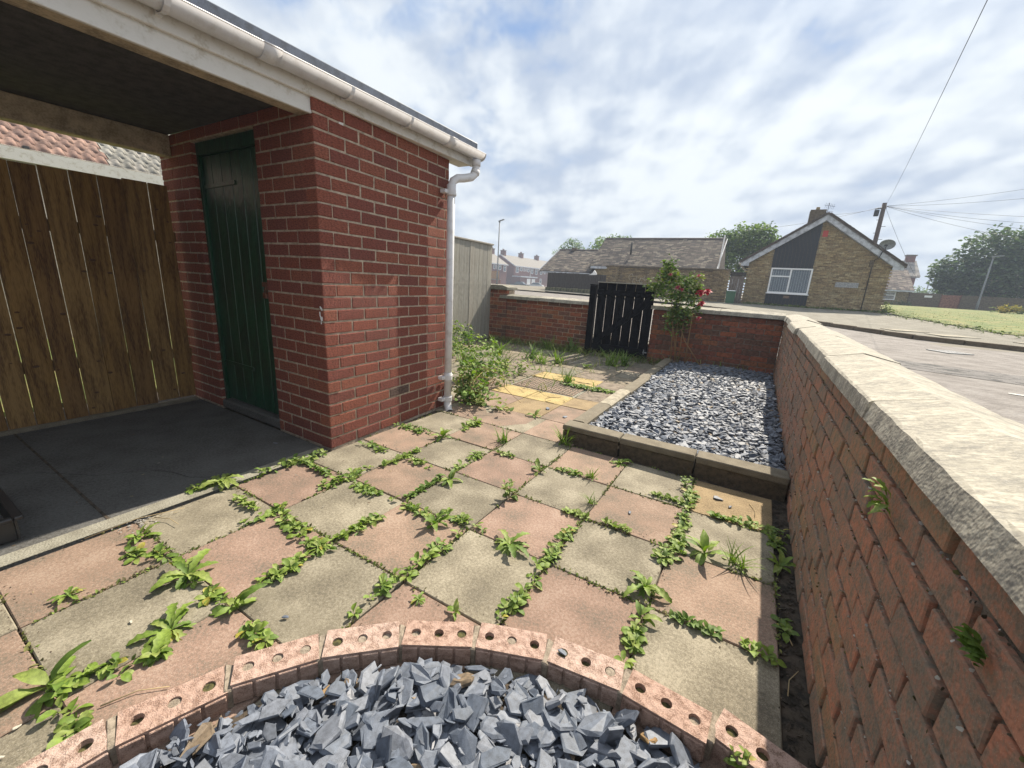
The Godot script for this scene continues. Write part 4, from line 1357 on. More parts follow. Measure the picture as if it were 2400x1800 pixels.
func build_bed() -> void:
	var b := thing("raised_bed", "long raised bed edged with concrete kerbs against the right wall", "raised bed", Vector3.ZERO)
	# front kerb: three stones
	for q in [[-1.2, -0.735], [-0.727, -0.20], [-0.192, 0.355]]:
		var s := st_new()
		bx(s, q[0], q[1], 0.102, 0.148, -3.07, -2.922, 0.006, 0.003)
		obj("kerb_stone", done(s), M.kerb, b)
		obj("kerb_base", boxm(q[0] + 0.002, q[1] - 0.002, -0.04, 0.101, -3.068, -2.930, 0.004, 0.003), M.kerb_base, b)
	# side kerb: chamfered stones, one of them newer
	var zs := [-3.075, -3.74, -4.42, -5.33, -6.24, -7.15]
	for i in zs.size() - 1:
		var s := st_new()
		prism(s, PackedVector2Array([Vector2(-1.2, -0.04), Vector2(-1.2, 0.125), Vector2(-1.175, 0.147), Vector2(-1.09, 0.15), Vector2(-1.06, 0.135), Vector2(-1.055, -0.04)]), xyz, zs[i] - 0.004, zs[i + 1] + 0.004)
		obj("kerb_stone", done(s), M.kerb_new if i == 1 else M.kerb, b, Transform3D(Basis.from_euler(Vector3(rc(-0.003, 0.003), rc(-0.004, 0.004), rc(-0.01, 0.01))), Vector3(0, rc(-0.003, 0.003), 0)))
	obj("bed_soil", boxm(-1.054, 0.352, -0.04, 0.07, -7.24, -3.071), M.soil, b)
	# slate in the bed: the nearest flakes are pieces of their own, the rest one mass
	var sl := thing("slate_chippings", "blue-grey slate chippings filling the long raised bed", "slate chippings", Vector3.ZERO)
	var xfs := []
	var cc := []
	var n_single := 0
	for pass_i in 3:
		var step := 0.040
		var z := -3.085
		while z > -7.22:
			var x := -1.04
			while x < 0.34:
				var at := Vector3(x + rc(-0.02, 0.02), 0.075 + pass_i * 0.014 + rc(0, 0.012) + 0.010 * sin(x * 5.0) * sin(z * 3.0), z + rc(-0.02, 0.02))
				var xf := chip_xf(at, rc(0.045, 0.088), 0.22 + pass_i * 0.1)
				if pass_i == 2 and z > -3.45 and n_single < 295:
					n_single += 1
					obj("slate_chip", chip_mesh(rng.randi() % 14), M.slate[rng.randi() % 5], sl, xf)
				elif pass_i < 2 or rng.randf() < 0.75:
					xfs.append(xf)
					cc.append(slate_color())
				x += step
			z -= step
	for v in 4:
		var a := []
		var bb := []
		for i in range(v, xfs.size(), 4):
			a.append(xfs[i])
			bb.append(cc[i])
		many("slate_mass", chip_mesh(v * 3), M.slate_bulk, a, bb, sl)

func ring_point(a: float, r: float) -> Vector3:
	return Vector3(-0.105 + sin(a) * r, 0, 0.105 - cos(a) * r - (0.6 * a * a if a > 0.0 and a < 0.6 and r > 1.12 else 0.0))

func ring_brick_mesh(variant: int) -> ArrayMesh:
	# a perforated brick on its bed: three round holes through the top, scored inner face. x along, z towards the middle
	var s := st_new()
	var hl := 0.117
	var hw := 0.051
	var top := 0.068
	var r := RandomNumberGenerator.new()
	r.seed = 70 + variant
	var rad := 0.0165
	for c in 3:
		var cx := (c - 1) * hl * 2.0 / 3.0
		var cw := hl / 3.0
		var n := 16
		for k in n:
			var q := []
			for e in [k, k + 1]:
				var a: float = TAU * e / n
				var d := Vector2(cos(a), sin(a))
				var m := 1.0 / maxf(absf(d.x) / cw, absf(d.y) / hw)
				q.append([Vector3(cx + d.x * rad, top, d.y * rad), Vector3(cx + d.x * m, top, d.y * m)])
			quad(s, q[0][0], q[0][1], q[1][1], q[1][0], Vector3.UP)
			quad(s, q[0][0], q[1][0], q[1][0] - Vector3(0, 0.05, 0), q[0][0] - Vector3(0, 0.05, 0), Vector3(cx, top, 0) - q[0][0])
	# corners of the square cells between samples are closed by the sides below
	for c in 3:
		var cx := (c - 1) * hl * 2.0 / 3.0
		var cw := hl / 3.0
		for sx in [-1, 1]:
			for sz in [-1, 1]:
				var n := 16
				var best := []
				for k in n:
					var a := TAU * k / n
					var d := Vector2(cos(a), sin(a))
					if signf(d.x) == sx and signf(d.y) == sz and absf(d.x) > 0.05 and absf(d.y) > 0.05:
						var m := 1.0 / maxf(absf(d.x) / cw, absf(d.y) / hw)
						best.append(Vector3(cx + d.x * m, top, d.y * m))
				var corner := Vector3(cx + sx * cw, top, sz * hw)
				for k in best.size() - 1:
					tri(s, best[k], best[k + 1], corner, Vector3.UP)
				tri(s, Vector3(cx + sx * cw, top, 0), best[0] if absf(best[0].z) < absf(best[-1].z) else best[-1], corner, Vector3.UP)
				tri(s, Vector3(cx, top, sz * hw), best[0] if absf(best[0].z) > absf(best[-1].z) else best[-1], corner, Vector3.UP)
	quad(s, Vector3(-hl, 0, -hw), Vector3(hl, 0, -hw), Vector3(hl, top, -hw), Vector3(-hl, top, -hw), Vector3.FORWARD)
	quad(s, Vector3(-hl, 0, hw), Vector3(hl, 0, hw), Vector3(hl, top, hw), Vector3(-hl, top, hw), Vector3.BACK)
	quad(s, Vector3(-hl, 0, -hw), Vector3(-hl, 0, hw), Vector3(-hl, top, hw), Vector3(-hl, top, -hw), Vector3.LEFT)
	quad(s, Vector3(hl, 0, -hw), Vector3(hl, 0, hw), Vector3(hl, top, hw), Vector3(hl, top, -hw), Vector3.RIGHT)
	for k in 4:
		var x := -hl + hl * 2.0 * (k + 0.5) / 4.0
		cbox(s, Transform3D(Basis(), Vector3(x, top / 2 - 0.003, hw + 0.003)), Vector3(hl * 0.5 - 0.008, top - 0.008, 0.007), 0.002)
	return done(s)

func build_ring() -> void:
	var ring := thing("brick_edging", "curved edging of pinkish perforated bricks laid flat round the front slate circle", "edging", Vector3.ZERO)
	var r := 1.182
	var step := 0.2135
	var marks := [0.235, -0.18, 0.0]
	var a := 0.278
	var k := 0
	while a > -2.3:
		var p := ring_point(a, r)
		var bas := Basis(Vector3.UP, -a) * Basis.from_euler(Vector3(rc(-0.03, 0.03), rc(-0.03, 0.03), rc(-0.025, 0.025)))
		var br := obj("brick", ring_brick_mesh(k % 3), M.ring_brick[k % 3], ring, Transform3D(bas, p + Vector3(0, rc(-0.004, 0.004), 0) + (bas.z * rc(-0.008, 0.008))))
		for c in 3:
			var kind := rng.randi() % 4
			var depth: float = [0.002, 0.011, 0.005, 0.016][kind]
			var m: Material = M.moss if kind == 3 or rng.randf() < 0.2 else M.ring_mortar
			obj("hole_filling", tubem([Vector3(0, 0.01, 0), Vector3(rc(-0.002, 0.002), 0.068 - depth, rc(-0.002, 0.002))], [0.018, 0.0158], 10, false), m, br, Transform3D(Basis(), Vector3((c - 1) * 0.078, 0, 0)))
		var q := ring_point(a - step / 2, r)
		var mm := Transform3D(Basis(Vector3.UP, -(a - step / 2)), q + Vector3(0, 0.032, 0))
		obj("mortar_joint", sized_box(Vector3(0.024, 0.066, 0.097), 0.004, 0.004, k % 4), M.ring_mortar, ring, mm)
		a -= step
		k += 1
	# one cut brick against the wall
	obj("brick", sized_box(Vector3(0.09, 0.066, 0.10), 0.004, 0.003, 1), M.ring_brick[1], ring, Transform3D(Basis(Vector3.UP, -0.43), ring_point(0.425, r) + Vector3(0, 0.033, 0)))
	# slate inside the ring: 290 flakes that show largest are pieces of their own
	var sl := thing("slate_chippings", "large blue-grey slate chippings inside the brick circle in front", "slate chippings", Vector3.ZERO)
	obj("bed_soil", prismm(circle_plan(1.10), xzy, -0.03, 0.004), M.soil, sl)
	var xfs := []
	var cc := []
	var singles := 0
	for i in 900:
		var at := ring_point(rc(-1.9, 0.3), 1.08 * sqrt(rng.randf()))
		if at.x < 0.33:
			at.y = rc(0.035, 0.062)
			xfs.append(chip_xf(at, rc(0.012, 0.042), 0.5))
			cc.append(slate_color())
	for pass_i in 3:
		var z := -1.0
		while z < 0.55:
			var x := -1.15
			while x < 0.36:
				var at := Vector3(x + rc(-0.024, 0.024), 0.0, z + rc(-0.024, 0.024))
				var d := Vector2(at.x + 0.105, at.z - 0.105).length()
				if d < 1.09 and at.x < 0.335:
					at.y = 0.012 + pass_i * 0.021 + rc(0, 0.010) - (0.02 if d > 1.04 else 0.0)
					var big := rc(0.045, 0.10) if pass_i < 2 else rc(0.042, 0.122)
					var xf := chip_xf(at, big, [0.22, 0.34, 0.5][pass_i])
					var front := at.z < -0.32 - 0.55 * at.x * 0.0 and at.z < -0.25
					if pass_i == 2 and front and singles < 292:
						singles += 1
						var m: Material = M.slate[rng.randi() % 5]
						if rng.randf() < 0.028:
							m = M.slate_rust[rng.randi() % 2]
						obj("slate_chip", chip_mesh(rng.randi() % 14), m, sl, xf)
					else:
						xfs.append(xf)
						cc.append(slate_color())
				x += 0.046
			z += 0.046
	for v in 4:
		var aa := []
		var bb := []
		for i in range(v, xfs.size(), 4):
			aa.append(xfs[i])
			bb.append(cc[i])
		many("slate_mass", chip_mesh(v * 3 + 1), M.slate_bulk, aa, bb, sl)

func circle_plan(r: float) -> Array:
	var out := []
	for k in 48:
		var p := ring_point(TAU * k / 48, r)
		out.append(Vector2(minf(p.x, 0.345), p.z))
	return out

func build_small_things() -> void:
	# loose flakes, twigs and a tray
	var labels := [[-0.43, -2.17, 0.035, "small blue slate flake on the pink slab right of mid patio"], [-0.02, -2.67, 0.075, "long slate flake on the slab in front of the raised bed"], [0.06, -2.60, 0.03, "little slate bit near the wall shadow in front of the raised bed"], [-1.3, -0.67, 0.035, "lone slate flake on the grey slab left of the brick ring"], [-1.67, -3.62, 0.07, "grey slate flake beside the yellow slabs"], [-1.42, -3.5, 0.075, "grey slate flake between tan slab and raised bed kerb"], [-0.62, -1.82, 0.03, "tiny flake in the joint right of the front middle"], [-0.36, -1.055, 0.045, "slate flake resting on top of the brick edging"], [-2.85, -1.87 + 0.35, 0.045, "pale flake on the shaded concrete in front of the door"]]
	for q in labels:
		var c := thing("slate_flake", q[3], "slate flake", Vector3(q[0], 0.074 if q[1] == -1.055 else 0.008, q[1]), 0.0, "loose slate flakes")
		obj("flake", chip_mesh(rng.randi() % 10), M.slate[4] if q[0] < -2 else M.slate[rng.randi() % 5], c, Transform3D(Basis(Vector3.UP, rc(0, 6)) * Basis.from_scale(Vector3.ONE * q[2]), Vector3.ZERO))
	# gravelly spill at the concrete edge
	var sp := []
	var sc := []
	for i in 60:
		sp.append(chip_xf(Vector3(-2.42 + rng.randfn(0, 0.05), 0.004, -0.60 + rng.randfn(0, 0.035)), rc(0.008, 0.022), 0.2))
		sc.append(tint(Color(0.42, 0.40, 0.37), rc(0.5, 1.3)))
	tag(many("gravel_spill", chip_mesh(2), M.tinted, sp, sc), "little heap of grey gravel at the concrete edge", "gravel")
	var twigs := [[Vector3(-2.44, 0.012, -0.42), Vector3(-2.38, 0.014, -0.78), "dry straw-coloured stalk lying along the concrete edge"], [Vector3(-2.40, 0.012, -0.66), Vector3(-2.24, 0.014, -0.70), "short pale stalk by the gravel heap"], [Vector3(0.16, 0.006, -2.72), Vector3(0.19, 0.008, -2.56), "thin pale twig in front of the raised bed by the wall"], [Vector3(0.30, 0.004, -1.38), Vector3(0.335, 0.01, -1.50), "pale twig in the dark strip by the right wall"], [Vector3(0.325, 0.006, -1.62), Vector3(0.318, 0.004, -1.70), "tiny white stick in the dark strip by the right wall"], [Vector3(-1.42, 0.008, -0.20), Vector3(-1.33, 0.008, -0.33), "brown pine needle on the pink slab at the left front"]]
	for q in twigs:
		var t := thing("twig", q[2], "twig", q[0])
		var d: Vector3 = q[1] - q[0]
		obj("stick", tubem([Vector3.ZERO, d * 0.5 + Vector3(d.z, 0.02, -d.x) * 0.1, d], [0.0022, 0.0014], 5), M.straw, t)
	for q in [[-1.46, -0.02, "pale stone chip at the bottom left corner of the patio"], [-1.53, -0.06, "second pale stone chip at the bottom left, further out"], [-1.38, -0.10, "third pale stone chip at the bottom left, nearest the ring"], [-1.72, -0.36, "white pebble on the pink slab at the far left"]]:
		var c := thing("stone_chip", q[2], "stone", Vector3(q[0], 0.006, q[1]), 0.0, "pale stone chips")
		obj("chip", chip_mesh(5), M.bone, c, Transform3D(Basis(Vector3.UP, rc(0, 6)) * Basis.from_scale(Vector3(0.02, 0.03, 0.02)), Vector3.ZERO))
	var tr := thing("plastic_tray", "black plastic tray corner on the concrete at the left edge", "tray", Vector3(-2.86, 0.006, -0.10))
	var s := st_new()
	bx(s, -0.30, 0.19, 0.0, 0.012, -0.14, 0.20, 0.003)
	obj("base", done(s), M.plastic_black, tr)
	s = st_new()
	bar(s, Vector3(-0.31, 0.06, -0.165), Vector3(0.22, 0.06, -0.165), 0.1, 0.008, Vector3.UP)
	bar(s, Vector3(0.205, 0.06, -0.16), Vector3(0.205, 0.06, 0.22), 0.1, 0.008, Vector3.UP)
	bar(s, Vector3(-0.31, 0.06, 0.215), Vector3(0.22, 0.06, 0.215), 0.1, 0.008, Vector3.UP)
	obj("side", done(s), M.plastic_black, tr)
	s = st_new()
	bar(s, Vector3(-0.32, 0.115, -0.175), Vector3(0.235, 0.115, -0.175), 0.018, 0.03, Vector3.UP, 0.004)
	bar(s, Vector3(0.222, 0.115, -0.158), Vector3(0.222, 0.115, 0.23), 0.018, 0.03, Vector3.UP, 0.004)
	obj("rim", done(s), M.plastic_black, tr)

func build_plants() -> void:
	for q in WEEDS:
		weed(q[0], q[1], q[2], q[3], q[4])
	weed(0.175, -1.03, "spike", 0.13, "thin willowy seedling growing through the brick edging by the wall")
	# rose against the back wall
	var r := thing("rose_bush", "tall rose bush with red blooms in front of the back wall, beside the gate", "rose bush", Vector3(-0.98, 0.10, -7.06))
	for q in [[-0.12, -0.22, 1.45], [-0.06, -0.12, 1.1], [0.0, -0.02, 1.25], [0.1, 0.1, 1.1], [-0.03, -0.32, 1.5], [0.28, -0.12, 0.75]]:
		obj("stem", tubem([Vector3(q[0] if q[0] < 0.2 else 0.33, 0, 0), Vector3(q[1] * 0.6 + q[0] * 0.4, q[2] * 0.5, 0.03), Vector3(q[1], q[2], 0.02)], [0.010, 0.007, 0.004], 6), M.stem_brown, r)
	var cols := [Color(0.12, 0.20, 0.05), Color(0.17, 0.27, 0.06), Color(0.23, 0.33, 0.07), Color(0.09, 0.16, 0.045), Color(0.28, 0.31, 0.08)]
	leaf_cloud(r, "foliage", [[Vector3(-0.30, 1.18, 0), Vector3(0.30, 0.27, 0.22), 5], [Vector3(-0.02, 1.0, 0.03), Vector3(0.20, 0.36, 0.22), 4.4], [Vector3(-0.36, 1.5, 0), Vector3(0.09, 0.17, 0.08), 1.1], [Vector3(0.08, 1.22, 0), Vector3(0.09, 0.22, 0.1), 1.2], [Vector3(-0.14, 0.66, 0.03), Vector3(0.20, 0.22, 0.17), 1.8], [Vector3(-0.52, 1.2, 0), Vector3(0.14, 0.13, 0.12), 1.0], [Vector3(-0.23, 0.78, 0.06), Vector3(0.05, 0.10, 0.06), 0.3]], 2000, 0.055, cols)
	for q in [[0.17, 1.13, 0.08, 0.075], [0.26, 1.15, 0.05, 0.07], [0.21, 0.97, 0.1, 0.062], [0.20, 0.74, 0.08, 0.046], [-0.15, 1.19, 0.20, 0.042], [-0.09, 1.16, 0.18, 0.036], [-0.30, 1.38, 0.14, 0.034], [0.10, 1.38, 0.06, 0.034]]:
		var s := st_new(true)
		for k in 26:
			var t := k / 26.0
			s.append_from(leaf_mesh("rose", 2), 0, leaf_xf(Vector3.ZERO, k * 2.4, q[3] * (0.45 + 0.8 * t), lerpf(1.45, -0.35, t)))
		obj("bloom", s.commit(), M.rose_pink if q[3] < 0.047 else M.rose, r, Transform3D(Basis.from_euler(Vector3(0.5, 0, rc(-0.5, 0.5))), Vector3(q[0], q[1], q[2])))
	# scrub between the shed and the grey fence
	var bc := [Color(0.14, 0.24, 0.05), Color(0.20, 0.32, 0.06), Color(0.27, 0.38, 0.08), Color(0.34, 0.38, 0.11)]
	var b := thing("bramble_clump", "tangled green bramble clump at the foot of the drainpipe", "bramble", Vector3(-2.38, 0, -3.28))
	for k in 7:
		obj("stem", tubem([Vector3(rc(-0.15, 0.1), 0, rc(-0.15, 0.1)), Vector3(rc(-0.2, 0.3), rc(0.2, 0.4), rc(-0.2, 0.2)), Vector3(rc(-0.2, 0.6), rc(0.02, 0.4), rc(-0.2, 0.25))], [0.005, 0.004, 0.002], 5), M.stem_brown, b)
	leaf_cloud(b, "foliage", [[Vector3(-0.10, 0.20, -0.10), Vector3(0.10, 0.22, 0.16), 4], [Vector3(0.03, 0.09, 0.03), Vector3(0.14, 0.09, 0.14), 3], [Vector3(0.34, 0.04, 0.02), Vector3(0.12, 0.03, 0.06), 0.5]], 430, 0.074, bc, "leafy")
	var b2 := thing("bramble_clump", "leafy scrub further back between the shed end and the grey fence", "bramble", Vector3(-2.85, 0, -4.15))
	obj("stem", tubem([Vector3.ZERO, Vector3(0.05, 0.3, 0.1), Vector3(0.2, 0.4, 0.1)], [0.006, 0.003], 5), M.stem_brown, b2)
	leaf_cloud(b2, "foliage", [[Vector3(-0.1, 0.28, 0), Vector3(0.3, 0.3, 0.3), 3], [Vector3(0.2, 0.16, 0.2), Vector3(0.25, 0.16, 0.25), 2], [Vector3(0.1, 0.1, -0.6), Vector3(0.3, 0.12, 0.3), 1.2]], 640, 0.07, bc, "leafy")
	var b3 := thing("bramble_clump", "pale green scrub at the foot of the grey fence", "bramble", Vector3(-4.45, 0, -6.0))
	obj("stem", tubem([Vector3.ZERO, Vector3(0.05, 0.3, 0.1), Vector3(0.1, 0.45, 0.1)], [0.006, 0.003], 5), M.stem_brown, b3)
	leaf_cloud(b3, "foliage", [[Vector3(-0.15, 0.2, 0.2), Vector3(0.3, 0.25, 0.4), 3], [Vector3(0.2, 0.1, 0.9), Vector3(0.5, 0.12, 0.5), 2]], 560, 0.075, bc, "leafy")
	# grass along the foot of the back walls and at the edges of the path
	var xfs := []
	var cc := []
	for i in 2600:
		var p := Vector3(rc(-4.8, -1.25), 0.0, -7.26 + absf(rng.randfn(0, 0.16)))
		if i > 1000:
			p = Vector3(rc(-4.7, -1.6), 0, rc(-7.2, -3.9))
			if fposmod(p.x + 1.62, 0.45) > 0.07 and fposmod(p.z + 5.68, 0.45) > 0.06:
				continue
		if i > 2450:
			p = Vector3(rc(-1.2, 0.1), 0.09, -7.2 + absf(rng.randfn(0, 0.08)))
		xfs.append(leaf_xf(p, rc(0, TAU), rc(0.06, 0.24), rc(-0.1, 0.2)))
		cc.append(tint([Color(0.17, 0.27, 0.06), Color(0.25, 0.32, 0.09), Color(0.36, 0.34, 0.14)][rng.randi() % 3], rc(0.8, 1.2)))
	tag(many("grass", leaf_mesh("blade", 3), M.foliage, xfs, cc), "thin grass growing in the path joints and along the back wall", "grass")

# ------------------------------------------------------------------ the houses around
func window_part(parent: Node3D, x0: float, x1: float, y0: float, y1: float, z: float, fw: float, mull: Array, blinds := false) -> void:
	# an upvc window that faces +z: frame, pane(s), dark room behind; mull = [[kind, a, b0, b1]]
	var s := st_new()
	bx(s, x0, x1, y0, y0 + fw, z - 0.03, z + 0.05, 0.004)
	bx(s, x0, x1, y1 - fw, y1, z - 0.03, z + 0.05, 0.004)
	bx(s, x0, x0 + fw, y0 + fw, y1 - fw, z - 0.03, z + 0.048, 0.004)
	bx(s, x1 - fw, x1, y0 + fw, y1 - fw, z - 0.03, z + 0.048, 0.004)
	for q in mull:
		if q[0] == "v":
			bx(s, q[1] - fw * 0.5, q[1] + fw * 0.5, q[2], q[3], z - 0.03, z + 0.046, 0.004)
		else:
			bx(s, q[2], q[3], q[1] - fw * 0.5, q[1] + fw * 0.5, z - 0.03, z + 0.044, 0.004)
	var w := obj("window", done(s), M.upvc, parent)
	obj("room", boxm(x0 + 0.01, x1 - 0.01, y0 + 0.01, y1 - 0.01, z - 0.075, z - 0.07), M.room, w)
	if blinds:
		var k := 0
		var x := x0 + fw + 0.06
		while x < x1 - fw - 0.02:
			obj("blind_slat", sized_box(Vector3(0.022, y1 - y0 - fw * 2.2, 0.004), 0.0, 0.0), M.blind, w, Transform3D(Basis(Vector3.UP, 0.9 + rc(-0.15, 0.15)), Vector3(x, (y0 + y1) / 2, z - 0.045)))
			x += 0.115
			k += 1
	obj("pane", boxm(x0 + fw * 0.5, x1 - fw * 0.5, y0 + fw * 0.5, y1 - fw * 0.5, z - 0.004, z + 0.004), M.pane, w)

func build_bungalow() -> void:
	# the gable across the street; local x from its left corner, z = 0 at its brick face, y as in the world
	var h := thing("bungalow", "yellow brick bungalow across the road, its white-edged gable with a dark tiled panel facing us", "house", Vector3(-0.93, 0, -27.2))
	var W := 6.11
	var apex := 3.09
	obj("wall", prismm([Vector2(0, 0.3), Vector2(W, 0.3), Vector2(W, 2.93), Vector2(apex, 5.10), Vector2(0, 2.93)], xyz, -9.5, -0.02), M.far_mortar, h)
	var cols := [Color(0.42, 0.315, 0.165), Color(0.37, 0.27, 0.14), Color(0.46, 0.365, 0.21), Color(0.31, 0.22, 0.12)]
	bulk_bricks(h, "brickwork", Vector3(0, 0, -0.012), Vector3.RIGHT, Vector3.BACK, [Vector2(0, 0.4), Vector2(W, 0.4), Vector2(W, 2.9), Vector2(apex, 5.05), Vector2(0, 2.9)], cols, [[1.12, 3.02, 0, 2.72], [1.12, 2.97, 2.7, 6]])
	# dark hung tiles above and below the window
	for part in [[0, "upper"], [1, "lower"]]:
		var s := st_new()
		var y: float = 2.71 if part[0] == 0 else 0.42
		var stop := 5.0 if part[0] == 0 else 1.33
		while y < stop:
			var x0 := 1.11
			if y > 3.55:
				x0 = maxf(1.11, 1.11 + (y - 3.62) * 1.38)
			var x1 := 2.98 if part[0] == 0 else 3.04
			var x := x0
			while x < x1 - 0.02:
				var e := minf(x + 0.165, x1)
				cbox(s, Transform3D(Basis(Vector3.RIGHT, 0.10), Vector3((x + e) / 2, y + 0.05, 0.028 + rc(0, 0.004))), Vector3(e - x - 0.004, 0.125, 0.012))
				x = e
			y += 0.1
		var p := obj("dark_tile_panel", done(s), M.tile_dark, h)
		p.set_meta("label", "dark hung tiles %s the window" % ("above" if part[0] == 0 else "below"))
	window_part(h, 1.13, 3.01, 1.37, 2.70, 0.06, 0.075, [["v", 2.06, 1.44, 2.63], ["h", 2.26, 1.2, 2.02]], true)
	obj("sill", boxm(1.08, 3.06, 1.325, 1.37, 0.0, 0.16, 0.006), M.upvc, h)
	# roof, bargeboards
	var rt := 0.10
	obj("roof", prismm([Vector2(-0.45, 2.87), Vector2(apex, 5.36), Vector2(W + 0.50, 2.87), Vector2(W + 0.50, 2.97), Vector2(apex, 5.36 + rt), Vector2(-0.45, 2.97)], xyz, -9.7, 0.30), M.far_roof, h)
	for k in 22:
		for side in [-1, 1]:
			var t: float = k / 22.0
			var x := lerpf(apex + side * 0.1, -0.45 if side < 0 else W + 0.5, t + 0.02)
			var y := lerpf(5.40, 2.98, t + 0.02)
			obj("verge_tile", sized_box(Vector3(0.20, 0.03, 0.20), 0.0, 0.004, k % 3), M.far_roof, h, Transform3D(Basis(Vector3.BACK, -side * 0.61 + rc(-0.04, 0.08)), Vector3(x, y, 0.27)))
	var bt := st_new()
	prism(bt, PackedVector2Array([Vector2(-0.37, 2.75), Vector2(0.02, 2.75), Vector2(0.02, 2.93), Vector2(apex, 5.08), Vector2(apex, 5.355), Vector2(-0.37, 2.92)]), xyz, 0.20, 0.235)
	obj("bargeboard", done(bt), M.barge, h)
	bt = st_new()
	prism(bt, PackedVector2Array([Vector2(W + 0.42, 2.75), Vector2(W + 0.0, 2.75), Vector2(W + 0.0, 2.93), Vector2(apex + 0.003, 5.08), Vector2(apex + 0.003, 5.355), Vector2(W + 0.42, 2.92)]), xyz, 0.20, 0.235)
	obj("bargeboard", done(bt), M.barge, h)
	obj("soffit", prismm([Vector2(0.0, 2.92), Vector2(apex, 5.06), Vector2(W, 2.92), Vector2(W, 2.96), Vector2(apex, 5.10), Vector2(0, 2.96)], xyz, -0.02, 0.20), M.barge, h)
	var ch := obj("chimney", boxm(2.40, 3.10, 4.6, 5.82, -1.9, -1.2, 0.01), M.far_dark_wall, h)
	obj("chimney_pot", tubem([Vector3(2.72, 5.8, -1.5), Vector3(2.72, 5.98, -1.5)], [0.10, 0.085], 10), M.far_yellow, ch)
	var ae := st_new()
	tube(ae, [Vector3(3.14, 5.3, -1.2), Vector3(3.14, 6.14, -1.2)], [0.014], 6)
	tube(ae, [Vector3(2.95, 6.02, -1.15), Vector3(3.42, 5.96, -1.3)], [0.008], 5)
	for k in 6:
		tube(ae, [Vector3(3.0 + k * 0.075, 6.10 - k * 0.01, -1.0 - k * 0.03), Vector3(3.0 + k * 0.075, 5.92 - k * 0.01, -1.4 - k * 0.03)], [0.006], 4)
	tube(ae, [Vector3(3.14, 5.72, -1.2), Vector3(3.40, 5.69, -1.3)], [0.008], 5)
	obj("aerial", done(ae), M.wire, ch)
	# satellite dish on the right-hand verge
	var ds := st_new(true)
	var dc := Vector3(5.66, 3.90, 0.34)
	var rim := []
	for k in 20:
		var a := TAU * k / 20
		rim.append(dc + Vector3(cos(a) * 0.31, sin(a) * 0.235, 0.02 + sin(a) * 0.05))
	for k in 20:
		var k2 := (k + 1) % 20
		var m1: Vector3 = dc.lerp(rim[k], 0.55) + Vector3(0, 0, -0.05)
		var m2: Vector3 = dc.lerp(rim[k2], 0.55) + Vector3(0, 0, -0.05)
		quad(ds, rim[k], rim[k2], m2, m1, Vector3.BACK)
		tri(ds, dc + Vector3(0, 0, -0.07), m1, m2, Vector3.BACK)
	var dish := obj("satellite_dish", done(ds), M.galv, h)
	ds = st_new()
	tube(ds, [dc + Vector3(0, -0.02, -0.07), Vector3(5.62, 3.62, 0.27), Vector3(5.52, 3.50, 0.27)], [0.02], 6)
	tube(ds, [dc + Vector3(-0.03, -0.22, 0.0), dc + Vector3(-0.1, -0.05, 0.38)], [0.012], 5)
	bx(ds, 5.50, 5.62, 3.80, 3.87, 0.66, 0.76, 0.01)
	obj("dish_arm", done(ds), M.iron, dish)
	obj("cable", tubem([Vector3(5.58, 3.6, 0.25), Vector3(5.50, 3.3, 0.25), Vector3(5.40, 3.22, 0.06), Vector3(5.36, 2.9, 0.03), Vector3(5.37, 0.7, 0.03)], [0.018], 5), M.iron, h)
	obj("junction_box", boxm(5.24, 5.40, 2.86, 3.20, 0.0, 0.07, 0.01), M.far_dark_wall, h)
	obj("gas_vent", boxm(3.07, 3.29, 4.30, 4.60, 0.0, 0.015), M.red_vent, h)
	obj("wall_plaque", boxm(4.08, 5.03, 1.83, 2.09, 0.0, 0.02, 0.004), M.plaque, h)
	obj("wall_sticker", boxm(1.95, 2.22, 1.12, 1.26, 0.045, 0.06), M.slab_pink[0], h)
	obj("gutter_end", boxm(-0.50, -0.36, 2.84, 2.94, -9.6, 0.26, 0.02), M.upvc, h)
	# step beside the right corner
	var st := thing("step_slab", "low concrete step at the right corner of the yellow bungalow", "step", Vector3(5.75, 0.58, -26.2))
	obj("slab", boxm(-0.55, 0.65, 0.0, 0.14, -0.5, 0.45, 0.01), M.concrete, st)

